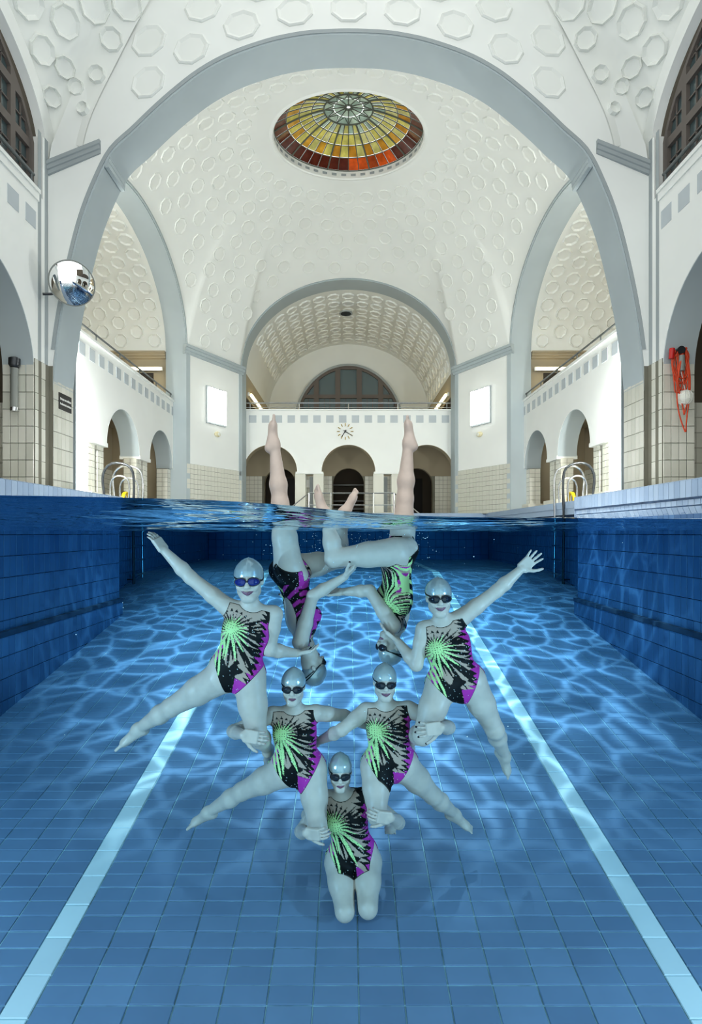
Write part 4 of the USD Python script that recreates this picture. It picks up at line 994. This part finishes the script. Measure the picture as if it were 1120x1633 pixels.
def clip(V, F_, m, extra):
    """the part of a mesh where m > 0, cut along m = 0; extra: arrays per vertex carried along"""
    keep = m > 0; n = keep[F_].sum(1)
    out = [F_[n == 3]]; nv = [V]; ex = [extra]; count = len(V)
    for want in (1, 2):
        f = F_[n == want]
        if not len(f): continue
        odd = np.argmax(keep[f] == (want == 1), 1)
        a, b, c = (f[np.arange(len(f)), (odd + k) % 3] for k in range(3))
        tb = (m[a] / (m[a] - m[b]))[:, None]; tc = (m[a] / (m[a] - m[c]))[:, None]
        nv += [V[a] + tb * (V[b] - V[a]), V[a] + tc * (V[c] - V[a])]; ex += [extra[a] + tb * (extra[b] - extra[a]), extra[a] + tc * (extra[c] - extra[a])]
        ib, ic = count + np.arange(len(f)), count + len(f) + np.arange(len(f)); count += 2 * len(f)
        out += [np.stack([a, ib, ic], 1)] if want == 1 else [np.stack([ib, b, c], 1), np.stack([ib, c, ic], 1)]
    V2, E2, F2 = np.vstack(nv), np.vstack(ex), np.vstack(out)
    used = np.unique(F2); re = np.full(len(V2), -1); re[used] = np.arange(len(used))
    return V2[used], re[F2], E2[used]

def hash1(k): return np.mod(np.sin(k * 12.9898 + 4.1) * 43758.5453, 1.0)

def hand_prims(w, d, pn, side, curl=0.4, spread=0.12, thumb=0.9, s=1.0):
    """palm and five jointed fingers: w wrist, d towards the fingers, pn the way the palm faces, side: +1 or -1, where the thumb is"""
    d = unit(d); pn = unit(np.asarray(pn) - d * (np.asarray(pn) @ d)); a = np.cross(pn, d) * side
    R = np.array([a, d, pn]); nails = []
    q = [rbox(w + d * 0.050 * s, R, np.array([0.032, 0.038, 0.006]) * s, 0.008 * s, 0.02)]
    for k, (L, r) in enumerate(((0.070, 0.0088), (0.080, 0.0092), (0.074, 0.0088), (0.056, 0.0078))):
        off = (0.030 - 0.0205 * k) * s
        base = w + d * (0.088 - 0.004 * abs(k - 1.2)) * s + a * off
        dd = unit(d + a * spread * (1.2 - k) * 0.8)
        p = base - dd * 0.012; ang = 0.0
        for j, frac in enumerate((0.45, 0.31, 0.24)):
            ang += curl * (0.75, 1.0, 0.7)[j]
            v = dd * math.cos(ang) + pn * math.sin(ang)
            n_ = p + v * L * s * frac + (dd * 0.012 if j == 0 else 0)
            q.append(cone(p, n_, r * s * (1 - 0.08 * j), r * s * (1 - 0.08 * (j + 1)), 0.005)); p = n_
        nails.append(p - pn * r * 0.5 - v * 0.002)
    t0 = w + d * 0.022 * s + a * 0.026 * s; td = unit(a * thumb + d * 0.75 + pn * 0.35)
    t1 = t0 + td * 0.046 * s; t2 = t1 + unit(td + d * 0.5) * 0.034 * s; t3 = t2 + unit(td * 0.7 + d * 0.8 + pn * 0.2) * 0.026 * s
    q += [cone(t0, t1, 0.014 * s, 0.0115 * s, 0.012), cone(t1, t2, 0.0112 * s, 0.010 * s, 0.004), cone(t2, t3, 0.010 * s, 0.008 * s, 0.004)]
    nails.append(t3)
    return q, nails

def foot_prims(an, toe, sole, s=1.0):
    """an ankle, toe: the tip of the toes, sole: the way the sole faces"""
    d = unit(np.asarray(toe) - an); so = unit(np.asarray(sole) - d * (np.asarray(sole) @ d)); a = np.cross(d, so)
    L = 0.205 * s
    heel = an + so * 0.035 * s - d * 0.035 * s
    ball = an + d * (L * 0.62) + so * 0.022 * s
    q = [cone(an, heel, 0.031 * s, 0.027 * s, 0.03), cone(an - d * 0.01, ball, 0.034 * s, 0.024 * s, 0.03), cone(heel, ball + so * 0.004, 0.024 * s, 0.020 * s, 0.03),
         ell(ball, np.array([a, d, so]), np.array([0.042, 0.045, 0.020]) * s, 0.025)]
    nails = []
    for k in range(5):
        o = ball + a * (0.030 - 0.0155 * k) * s + d * 0.025 * s; Lk = (0.042, 0.040, 0.036, 0.031, 0.026)[k] * s; r = (0.0118, 0.0088, 0.0082, 0.0078, 0.0074)[k] * s
        tip = o + d * Lk + so * 0.004 + a * (0.004 - 0.002 * k)
        q.append(cone(o, tip, r, r * 0.92, 0.006)); nails.append(tip - so * r * 0.6)
    return q, nails

def head_prims(c, r, u, f, s=1.0, smile=0.0):
    R = np.array([r, f, u]); P = lambda x, y, z: c + (r * x + f * y + u * z) * s
    q = [ell(P(0, -0.010, 0.030), R, np.array([0.074, 0.090, 0.086]) * s, 0.02), ell(P(0, 0.014, -0.030), R, np.array([0.060, 0.070, 0.080]) * s, 0.03),
         cone(P(-0.013, 0.062, -0.096), P(0.013, 0.062, -0.096), 0.019 * s, 0.019 * s, 0.03),
         cone(P(-0.043, 0.0, -0.062), P(-0.014, 0.055, -0.093), 0.020 * s, 0.018 * s, 0.03), cone(P(0.043, 0.0, -0.062), P(0.014, 0.055, -0.093), 0.020 * s, 0.018 * s, 0.03)]
    for e in (-1, 1):
        q += [ell(P(e * 0.036, 0.066, -0.030), R, np.array([0.026, 0.018, 0.024]) * s, 0.02), ell(P(e * 0.071, -0.014, -0.006), R, np.array([0.009, 0.016, 0.026]) * s, 0.008)]
    q += [cone(P(0, 0.080, 0.012), P(0, 0.096, -0.026), 0.009 * s, 0.012 * s, 0.012), ell(P(0, 0.097, -0.031), R, np.array([0.017, 0.012, 0.010]) * s, 0.008)]
    for e in (-1, 1): q += [ell(P(e * 0.012, 0.090, -0.034), R, np.array([0.008, 0.009, 0.007]) * s, 0.006)]
    mw = 0.021 + 0.006 * smile
    for e in (-1, 1):
        q += [cone(P(0, 0.087, -0.0605), P(e * mw, 0.078, -0.0610 + 0.007 * smile), 0.0066 * s, 0.003 * s, 0.006), cone(P(0, 0.085, -0.0705), P(e * mw, 0.078, -0.0630 + 0.007 * smile), 0.0076 * s, 0.003 * s, 0.006)]
    return q

SKIN, LIP, NAIL = np.array(srgb(206, 188, 176)), np.array(srgb(122, 70, 92)), np.array(srgb(38, 14, 22))
GREEN, BLACK, PINK, NUDE = np.array(srgb(196, 232, 158)), np.array(srgb(6, 6, 8)), np.array(srgb(186, 50, 160)), np.array(srgb(186, 158, 142))
mat('swimmer_skin', {'c': ('attribute', {'attribute': 'paint'}), 'g': ('geometry', {}), 'n': ('noise_texture', {'scale': 14.0, 'detail': 4.0}), 'm': ('map_range', {'from_min': 0.3, 'from_max': 0.7, 'to_min': 0.93, 'to_max': 1.05}),
     'x': ('mix', {'mix_type': 'multiply', 'fac': 1.0}), 'p': ('principled_bsdf', {'roughness': 0.42, 'subsurface_weight': 0.0})},
    [('g.position', 'n.vector'), ('n.fac', 'm.value'), ('c.color', 'x.color1'), ('m.result', 'x.color2'), ('x.color', 'p.base_color')])
mat('swimsuit_fabric', {'c': ('attribute', {'attribute': 'paint'}), 'p': ('principled_bsdf', {'roughness': 0.6, 'specular_ior_level': 0.2})}, [('c.color', 'p.base_color')])
plain('silver_cap', srgb(178, 186, 188), 0.24, metallic=0.35, coat_weight=0.4)
plain('goggle_lens', (0.01, 0.012, 0.02), 0.06)
plain('blue_goggle_lens', (0.012, 0.02, 0.16), 0.06)
plain('goggle_rubber', (0.012, 0.012, 0.016), 0.35)

def swimmer(J, label):
    s = J.get('s', 1.0); hs = J.get('hs', 1.0)
    pel, nk = np.array(J['pel']), np.array(J['neck']); ch = np.array(J['chest'])
    r, u, f = frame(nk - pel, J['front']); rc, uc, fc = frame(nk - ch, J.get('chest_front', J['front']))
    rp, up_, fp = frame(ch - pel, J['front'])
    T = np.linalg.norm(nk - pel)
    sh, el_, wr = J['sh'], J['el'], J['wr']; hp, kn, an, toe = J['hp'], J['kn'], J['an'], J['toe']
    Rc, Rp = np.array([rc, fc, uc]), np.array([rp, fp, up_])
    w = J.get('w', 1.1); g_ = s * J.get('limb', 1.14)
    torso = [ell(pel + up_ * 0.015, Rp, np.array([0.150 * w, 0.102, 0.105]) * s, 0.05), ell(pel * 0.5 + ch * 0.5, Rp, np.array([0.116 * w, 0.088, 0.15]) * s, 0.06), ell(ch + uc * 0.01, Rc, np.array([0.132 * w, 0.098, 0.150]) * s, 0.06),
             cone(sh[0] * 0.72 + sh[1] * 0.28 - uc * 0.015, sh[1] * 0.72 + sh[0] * 0.28 - uc * 0.015, 0.060 * s, 0.060 * s, 0.05),
             cone(nk - uc * 0.02, sh[0] * 0.8 + nk * 0.2, 0.040 * s, 0.032 * s, 0.04), cone(nk - uc * 0.02, sh[1] * 0.8 + nk * 0.2, 0.040 * s, 0.032 * s, 0.04)]
    for e in (-1, 1):
        torso += [ell(ch + rc * e * 0.066 * w + fc * 0.068 - uc * 0.005, Rc, np.array([0.060, 0.052, 0.060]) * s, 0.035), ell(pel + rp * e * 0.07 - fp * 0.055 - up_ * 0.055, Rp, np.array([0.078, 0.075, 0.085]) * s, 0.04)]
    torso.append(ell(pel - up_ * 0.085 + fp * 0.005, Rp, np.array([0.045, 0.070, 0.055]) * s, 0.05))
    hr, hu, hf = frame(J['head_up'], J['head_front']); hc = np.array(J['head'])
    head = head_prims(hc, hr, hu, hf, hs, J.get('smile', 0.3)) + [cone(nk - uc * 0.01, hc - hu * 0.06 * hs - hf * 0.012, 0.053 * s, 0.048 * s, 0.03)]
    G = {'torso': torso, 'limbs': {'head': (head, 0.03)}}
    nails = []; arms = []; legs = []
    for i in (0, 1):
        A, B_, C = (np.array(x[i]) for x in (sh, el_, wr))
        m1, m2 = A * 0.6 + B_ * 0.4, B_ * 0.68 + C * 0.32
        q = [cone(A, m1, 0.051 * g_, 0.043 * g_, 0.03), cone(m1, B_, 0.043 * g_, 0.035 * g_, 0.02), cone(B_, m2, 0.036 * g_, 0.037 * g_, 0.02), cone(m2, C, 0.037 * g_, 0.026 * s, 0.02)]
        hd = J['hand'][i]
        hq, nl = hand_prims(C, hd['d'], hd['n'], hd['t'], hd.get('curl', 0.4), hd.get('spread', 0.12), hd.get('thumb', 0.9), J.get('hand_scale', 1.0))
        G['limbs']['arm%d' % i] = (q + hq, 0.035); arms += q; nails += [(n_, 1) for n_ in nl]
        H, K, N = (np.array(x[i]) for x in (hp, kn, an))
        k1 = H * 0.55 + K * 0.45; c1 = K * 0.68 + N * 0.32
        bend = unit(unit(H - K) + unit(N - K)) if np.linalg.norm(unit(H - K) + unit(N - K)) > 0.35 else -f * 0.0
        q = [cone(H, k1, 0.092 * g_, 0.076 * g_, 0.04), cone(k1, K, 0.076 * g_, 0.052 * g_, 0.03), cone(K, c1 + bend * 0.012, 0.050 * g_, 0.052 * g_, 0.03), cone(c1 + bend * 0.012, N, 0.052 * g_, 0.032 * s, 0.03),
             ell(K - bend * 0.012, np.eye(3), np.array([0.047, 0.047, 0.047]) * g_, 0.02)]
        fq, fn = foot_prims(N, toe[i], J['sole'][i], s)
        G['limbs']['leg%d' % i] = (q + fq, 0.05); legs += q; nails += [(n_, 0) for n_ in fn]
    m = skin(G); V = np.array(m.vertices)
    col = np.tile(SKIN, (len(V), 1))
    L = (V - hc) @ np.array([hr, hf, hu]).T / hs
    sm = J.get('smile', 0.3)
    zc = -0.0655 + 0.007 * sm * (L[:, 0] / 0.024) ** 2
    lips = ((L[:, 0] / (0.026 + 0.006 * sm)) ** 2 + ((L[:, 2] - zc) / 0.0095) ** 2 < 1) & (L[:, 1] > 0.066)
    col[lips] = LIP
    if J.get('nails', True):
        for p, dark in nails:
            if dark: col[np.linalg.norm(V - p, axis=1) < 0.0085] = NAIL if J.get('dark_nails') else SKIN * [0.9, 0.75, 0.75]
    base = V[np.argmin(V[:, 2])].copy(); base[:2] = pel[:2]
    person = thing('swimmer', base, label, 'person')
    obj('body', m, 'swimmer_skin', person, smooth=True, color=col)
    # the suit: the skin of the trunk, cut to leg lines, neckline, armholes and open back, and lifted off the body
    near = np.flatnonzero(np.linalg.norm(V - (pel + nk) / 2, axis=1) < T * 0.5 + 0.30)
    flag = np.zeros(len(V), bool); flag[near] = True
    F0 = np.array(m.faces); F0 = F0[flag[F0].all(1)]; used = np.unique(F0); re = np.full(len(V), -1); re[used] = np.arange(len(used)); F0 = re[F0]; P = V[used]
    dT, dA, dL, dH = group(torso, P, False), group(arms, P, False), group(legs, P, False), group(head[-1:], P, False)
    lat, v, wf = (P - pel) @ r, (P - pel) @ u, (P - pel) @ f
    k = T / 0.43
    al = np.abs(lat)
    vl = np.where(wf > 0, -0.150 + 1.55 * np.maximum(al - 0.030, 0), -0.150 + 1.05 * np.maximum(al - 0.045, 0))
    cn = nk + uc * 0.045 + fc * 0.012
    mk = np.minimum.reduce([v - vl, (dA - dT) + 0.016, (dL - dT) + (0.026 if J.get('flex') else 0.075), np.linalg.norm((P - cn) * 1.0, axis=1) - 0.088 * s, v + 0.17,
                            (T + 0.004) - v])
    bk_ = np.sqrt((lat / 0.085) ** 2 + ((v - 0.60 * T) / (0.34 * T)) ** 2) - 1
    mk = np.where(wf < -0.02, np.minimum(mk, bk_ * 0.07), mk)
    V2, F2, E2 = clip(P, F0, mk, np.stack([lat / w, v / k, wf, mk], 1))
    t2 = trimesh.Trimesh(V2, F2, process=False); nn = np.zeros_like(V2); fn = np.cross(V2[F2[:, 1]] - V2[F2[:, 0]], V2[F2[:, 2]] - V2[F2[:, 0]])
    for j in range(3): np.add.at(nn, F2[:, j], fn)
    nn /= np.maximum(np.linalg.norm(nn, axis=1, keepdims=True), 1e-12)
    V3 = V2 + nn * (0.0008 + 0.0034 * np.clip(E2[:, 3] / 0.006, 0, 1))[:, None]
    obj('swimsuit', trimesh.Trimesh(V3, F2, process=False), 'swimsuit_fabric', person, smooth=True, color=suit_paint(E2, J.get('seed', 0)), label='black, green and magenta swimsuit with a sheer front')
    # cap, goggles
    N_ = trimesh.creation.icosphere(4, 1.0); D_ = np.array(N_.vertices)
    cap = np.stack([D_[:, 0] * 0.0790 * (1 + 0.03 * np.clip(1 - D_[:, 2] ** 2, 0, 1)), -0.012 + D_[:, 1] * 0.0955, 0.030 + D_[:, 2] * 0.088], 1)
    peak = np.clip(1 - np.hypot(D_[:, 0] * 1.6, (D_[:, 1] + 0.1) * 0.8) * 1.3, 0, 1) * (D_[:, 2] > 0); cap[:, 2] += 0.006 * peak
    wr_ = meshkit.fbm(cap * 26 + J.get('seed', 0), 3, 4) - 0.5; cap += D_ * (0.004 * wr_ + 0.0022 * np.exp(-(D_[:, 0] / 0.035) ** 2))[:, None]
    side = cap[:, 2] - (-0.004 + 0.40 * (cap[:, 1] - 0.01))
    c2, f2, e2 = clip(cap, np.array(N_.faces), side, np.zeros((len(cap), 1)))
    W = lambda X: hc + (X * hs) @ np.array([hr, hf, hu])
    obj('swim_cap', trimesh.Trimesh(W(c2), f2, process=False), 'silver_cap', person, smooth=True)
    gz = J.get('goggle_z', -0.004); lens_m = J.get('lens', 'goggle_lens')
    gp = structure_child('goggles', person)
    for e in (-1, 1):
        a = np.linspace(0, 2 * np.pi, 33)[:-1]
        out = []
        for k_, (sc, dy) in enumerate(((1.0, 0.0), (0.98, 0.010), (0.86, 0.0165), (0.5, 0.0185), (0.0, 0.019))):
            ring = np.stack([e * 0.0355 + 0.031 * sc * np.cos(a), 0.086 - 0.013 * (np.abs(e * 0.0355 + 0.031 * sc * np.cos(a)) / 0.05) ** 2 + dy, gz + (0.0205 + 0.002 * np.cos(a) * -e) * sc * np.sin(a)], 1); out.append(ring)
        P_ = np.stack(out); P_ = np.concatenate([P_, P_[:, :1]], 1)
        obj('lens', grid(W(P_.reshape(-1, 3)).reshape(P_.shape)), lens_m, gp, smooth=True)
        rim_ = np.vstack([out[0] + [0, 0.006, 0], out[0][:1] + [0, 0.006, 0]]); obj('eyecup', tube(W(rim_), 0.0042 * hs, 6, False), 'goggle_rubber', gp, smooth=True)
    obj('nose_bridge', tube(W(np.array([(-0.010, 0.092, gz), (0, 0.102, gz + 0.003), (0.010, 0.092, gz)])), 0.0036 * hs, 6), 'goggle_rubber', gp, smooth=True)
    a = np.linspace(math.radians(42), math.radians(318), 60) + 0.0
    sw = np.stack([0.0805 * np.sin(a), -0.012 + 0.0975 * np.cos(a), gz + 0.030 * (1 - np.cos(a - math.radians(42))) * 0.5 * 1.2], 1)
    for dz in (0.0, 0.016):
        k_ = np.clip((sw[:, 1] * -1 + 0.03) / 0.1, 0, 1)
        b = sw.copy(); b[:, 2] += dz * k_
        el2 = np.sqrt(np.maximum(1 - ((b[:, 2] - 0.03) / 0.095) ** 2, 0.3)); b[:, 0] *= el2; b[:, 1] = -0.012 + (b[:, 1] + 0.012) * el2
        if dz == 0: b[0] = (0.066, 0.072, gz); b[-1] = (-0.066, 0.072, gz)
        up3 = np.array([0, 0, 0.004]); out3 = unit_rows(b - [0, -0.012, 0.02]) * 0.002
        P_ = np.stack([b - up3 + out3, b + up3 + out3, b + up3 - out3, b - up3 - out3, b - up3 + out3], 1)
        obj('strap', grid(W(P_.reshape(-1, 3)).reshape(P_.shape)), 'goggle_rubber', gp, smooth=50)
    return person

def unit_rows(x): return x / np.maximum(np.linalg.norm(x, axis=1, keepdims=True), 1e-9)

def structure_child(name, parent):
    path = free(str(parent.GetPath()) + '/' + name)
    x = UsdGeom.Xform.Define(stage, path); origins[path] = origins[str(parent.GetPath())]
    return x.GetPrim()

def suit_paint(E, seed):
    """the printed pattern of the suit: a green sunburst on one breast, black and magenta flames on a sheer ground"""
    x, v, w, m = E.T
    n = len(x); c = np.tile(NUDE, (n, 1))
    front = w > -0.035
    dx, dv = x + 0.078, v - 0.285
    rho, phi = np.hypot(dx, dv), np.arctan2(dv, dx)
    rg = np.random.default_rng(100 + seed)
    def rays(N, ph, lo, Lf, sharp=1.0, wid=1.0):
        t = (phi + np.pi) / (2 * np.pi) * N + ph; k = np.floor(t); tri = np.abs(t - k - 0.5) * 2
        L = Lf(phi) * (0.55 + 0.75 * hash1(k + 17 * ph + seed))
        return tri < wid * (1 - np.clip((rho - lo) / np.maximum(L, 1e-3), 0, 1) ** sharp) * (rho < lo + L)
    down = lambda p: np.clip(np.cos(p + math.radians(78)), 0, 1)
    right = lambda p: np.clip(np.cos(p + math.radians(20)), 0, 1)
    blk = rays(26, 0.5, 0.045, lambda p: 0.06 + 0.20 * right(p) ** 1.5 + 0.14 * down(p), 0.9, 0.86)
    blk2 = rays(22, 0.15, 0.10, lambda p: 0.02 + 0.26 * np.clip(np.cos(p + math.radians(48)), 0, 1) ** 2, 0.8, 0.75) & (rho > 0.10)
    c[blk | blk2] = BLACK
    # flames from the other edge
    edge = 0.118 - 0.16 * np.clip(0.06 - v, 0, 0.2) - 0.03 * np.clip((v - 0.1) / 0.25, 0, 1) * 0
    t = (v * 1.0 + x * 0.55) * 30 + 3; k = np.floor(t); tri = np.abs(t - k - 0.5) * 2
    sp = (0.030 + 0.045 * hash1(k + 3 + seed)) * (1 - tri) ** 1.1
    c[(x > edge - sp - 0.012)] = BLACK
    t = (v * 1.0 + x * 0.6) * 26; k = np.floor(t); tri = np.abs(t - k - 0.5) * 2
    sp = (0.015 + 0.045 * hash1(k + 11 + seed)) * (1 - tri) ** 1.2
    c[(x > edge + 0.004 - sp) & (v < 0.36)] = PINK
    c[(x < -0.10) & (v > 0.02) & (v < 0.20) & ((np.mod((v + 0.35 * x) * 22, 1)) < 0.5)] = PINK
    # hips and crotch
    low = v < 0.055 + 0.03 * np.cos(x * 70)
    c[low & (x < 0.028 + 0.02 * np.sin(v * 90)) & front] = BLACK
    c[(v < -0.035 - 0.2 * (x - 0.03)) & (x > 0.012) & front] = PINK
    # sunburst
    grn = (rho < 0.034) | rays(21, 0.2, 0.026, lambda p: 0.048 + 0.20 * down(p) ** 2.5 + 0.035 * right(p), 0.9, 0.95)
    dots = (np.mod(x * 70, 1) < 0.28) & (np.mod(v * 70, 1) < 0.28)
    grn &= ~dots
    c[grn & front] = GREEN
    side = (x < -0.085) & (v < 0.20) & (np.mod(v * 7 + x * 40, 1) < 0.55); c[side & front] = GREEN
    back = ~front
    cb = np.where((np.mod(v * 16 + np.abs(x) * 9, 1) < 0.38)[:, None] & (v > 0.04)[:, None], np.where((x < 0)[:, None], GREEN, PINK), BLACK)
    c[back] = cb[back]
    c[m < 0.0035] = np.array(srgb(70, 60, 52))
    spark = rg.random(n) < 0.010
    c[spark & ((c.sum(1) < 0.9))] = (0.75, 0.8, 0.8)
    return c

def hnd(d, n, t, **k): return dict(d=np.array(d, float), n=np.array(n, float), t=t, **k)
Dn = 3.75
# the kneeling swimmer at the foot of the group
swimmer(dict(seed=1, pel=px(563, 1358, 3.90), chest=px(553, 1300, 3.86), neck=px(546, 1264, 3.84), front=(0.02, -1, -0.05), head=px(543, 1230, 3.80), head_up=(-0.02, -0.02, 1), head_front=(0, -1, -0.03), smile=0.2,
    sh=[px(515, 1272, 3.86), px(583, 1270, 3.86)], el=[px(480, 1326, 3.84), px(636, 1312, 3.80)], wr=[px(488, 1328, 3.54), px(624, 1304, 3.48)],
    hand=[hnd((1, -0.35, 0.05), (0.15, 1, 0.15), 1, curl=0.42, spread=0.05), hnd((-1, -0.3, 0.25), (-0.15, 1, 0.1), -1, curl=0.42, spread=0.05)],
    hp=[px(541, 1376, 3.90), px(586, 1375, 3.90)], kn=[px(550, 1452, 3.64), px(587, 1447, 3.64)], an=[np.array([-0.03, 4.06, -2.47]), np.array([0.12, 4.06, -2.47])], toe=[np.array([-0.03, 4.28, -2.50]), np.array([0.12, 4.28, -2.50])], sole=[(0, 0, 1), (0, 0, 1)]),
    'kneeling swimmer at the bottom of the formation, dark goggles and silver cap')
# the two in the middle row
swimmer(dict(seed=2, pel=px(474, 1220, 3.78), chest=px(470, 1166, 3.78), neck=px(470, 1131, 3.78), front=(0, -1, 0), head=px(468, 1094, 3.74), head_up=(0, 0, 1), head_front=(0, -1, 0), smile=0.0,
    sh=[px(434, 1140, 3.78), px(505, 1137, 3.78)], el=[px(372, 1166, 3.78), px(549, 1141, 3.90)], wr=[px(388, 1172, 3.48), px(592, 1160, 4.00)],
    hand=[hnd((1, -0.1, -0.15), (-0.1, 1, -0.2), 1, curl=0.32, spread=0.06), hnd((1, 0.2, -0.3), (0, -1, 0), 1)],
    hp=[px(452, 1230, 3.78), px(497, 1228, 3.76)], kn=[px(386, 1262, 3.92), px(507, 1322, 3.66)], an=[px(330, 1296, 4.06), px(490, 1300, 4.02)], toe=[px(303, 1310, 4.10), px(487, 1320, 4.22)], sole=[(0.3, 0.3, -1), (0, 0.3, -1)]),
    'swimmer in the middle row on the left, one leg stretched to the lower left')
swimmer(dict(seed=3, pel=px(622, 1214, 3.78), chest=px(619, 1160, 3.78), neck=px(616, 1125, 3.78), front=(0, -1, 0), head=px(614, 1087, 3.74), head_up=(0.0, 0, 1), head_front=(0.02, -1, 0), smile=0.7, dark_nails=True,
    sh=[px(583, 1134, 3.78), px(652, 1131, 3.78)], el=[px(545, 1164, 3.72), px(716, 1160, 3.74)], wr=[px(508, 1182, 3.92), px(704, 1160, 3.42)],
    hand=[hnd((-1, 0.4, -0.3), (0, -1, 0), -1), hnd((-1, -0.1, -0.12), (0.1, 1, -0.1), -1, curl=0.28, spread=0.2)],
    hp=[px(599, 1224, 3.76), px(645, 1222, 3.78)], kn=[px(602, 1300, 3.60), px(690, 1268, 3.92)], an=[px(622, 1305, 3.98), px(727, 1299, 4.10)], toe=[px(625, 1330, 4.15), px(745, 1312, 4.12)], sole=[(0, 0.3, -1), (-0.3, 0.3, -1)]),
    'swimmer in the middle row on the right, one leg stretched to the lower right')
# the two in the upper row with raised arms
swimmer(dict(seed=4, s=1.05, hs=1.18, pel=px(378, 1066, 3.66), chest=px(392, 1006, 3.66), neck=px(402, 968, 3.66), front=(0.05, -1, 0), head=px(397, 925, 3.60), head_up=(-0.03, 0, 1), head_front=(0.06, -1, -0.02), smile=1.0, lens='blue_goggle_lens',
    sh=[px(363, 968, 3.66), px(437, 980, 3.66)], el=[px(304, 921, 3.66), px(430, 1036, 3.66)], wr=[px(262, 878, 3.66), px(474, 1042, 3.80)],
    hand=[hnd((-0.7, 0, 1), (-0.7, 0.45, -0.4), 1, curl=0.25, spread=0.0, thumb=0.4), hnd((1, 0.25, 0.1), (0, 0.2, 1), 1, curl=0.35)],
    hp=[px(352, 1080, 3.66), px(398, 1086, 3.64)], kn=[px(273, 1128, 3.80), px(410, 1172, 3.60)], an=[px(219, 1163, 3.94), px(428, 1196, 3.98)], toe=[px(192, 1182, 3.96), px(432, 1215, 4.15)], sole=[(0.3, 0.2, -1), (0, 0.3, -1)]),
    'smiling swimmer on the upper left with blue goggles, one arm raised to the surface')
swimmer(dict(seed=5, s=1.02, hs=1.06, pel=px(728, 1086, 3.68), chest=px(714, 1030, 3.68), neck=px(705, 992, 3.68), front=(-0.05, -1, 0), head=px(700, 952, 3.63), head_up=(-0.05, 0, 1), head_front=(-0.05, -1, 0.0), smile=1.0,
    sh=[px(677, 1004, 3.68), px(738, 984, 3.68)], el=[px(664, 1060, 3.66), px(793, 942, 3.68)], wr=[px(634, 1022, 3.78), px(831, 908, 3.68)],
    hand=[hnd((-0.8, 0.2, 0.6), (0.4, 0.1, 0.9), -1, curl=0.2, spread=0.1), hnd((0.75, 0, 0.7), (0.05, -1, 0.1), -1, curl=0.12, spread=0.22)],
    hp=[px(704, 1094, 3.66), px(751, 1088, 3.68)], kn=[px(674, 1172, 3.56), px(789, 1163, 3.76)], an=[px(655, 1178, 3.92), px(806, 1206, 4.00)], toe=[px(650, 1200, 4.1), px(814, 1228, 4.04)], sole=[(0, 0.3, -1), (-0.4, 0.5, -0.6)]),
    'smiling swimmer on the upper right, open hand raised to the side')
# the two upside down, legs through the surface
swimmer(dict(seed=6, flex=True, pel=px(466, 918, 4.05), chest=px(480, 985, 4.05), neck=px(490, 1036, 4.05), front=(0.8, 0.55, 0.1), head=px(500, 1066, 4.05), head_up=(0.5, 0, -0.86), head_front=(0.75, 0.35, 0.45), nails=True, dark_nails=True,
    sh=[px(487, 1030, 4.20), px(479, 1024, 3.92)], el=[px(492, 985, 4.36), px(499, 950, 3.88)], wr=[px(472, 955, 4.42), px(550, 920, 3.88)],
    hand=[hnd((-0.5, 0, 0.8), (0, -1, 0), 1), hnd((0.72, 0, 0.75), (-0.5, 0.2, 0.6), -1, curl=0.08, spread=0.15)],
    hp=[px(478, 905, 4.14), px(460, 900, 3.98)], kn=[px(542, 893, 4.16), px(447, 803, 3.98)], an=[px(548, 817, 4.12), px(438, 708, 3.98)], toe=[px(566, 776, 4.12), px(442, 664, 3.98)], sole=[(0.6, 0.3, -0.2), (-1, -0.25, 0)]),
    'upside-down swimmer on the left, back to the camera, one leg out of the water')
swimmer(dict(seed=7, flex=True, pel=px(632, 888, 4.00), chest=px(633, 952, 4.00), neck=px(630, 1004, 4.00), front=(-0.9, -0.40, 0.0), head=px(622, 1034, 3.98), head_up=(-0.12, -0.1, -1), head_front=(-0.9, -0.45, 0.1),
    sh=[px(626, 998, 3.88), px(636, 998, 4.12)], el=[px(590, 942, 3.92), px(650, 960, 4.26)], wr=[px(545, 944, 4.00), px(640, 915, 4.30)],
    hand=[hnd((-1, 0.15, 0), (0, -0.5, 1), 1), hnd((-0.3, 0, 1), (0, -1, 0), 1)],
    hp=[px(632, 880, 3.90), px(640, 882, 4.08)], kn=[px(532, 890, 3.88), px(646, 795, 4.06)], an=[px(519, 818, 3.92), px(651, 706, 4.06)], toe=[px(511, 782, 3.94), px(642, 655, 4.06)], sole=[(-0.6, -0.3, -0.1), (1, -0.2, 0)]),
    'upside-down swimmer on the right, one leg out of the water, knee bent left')
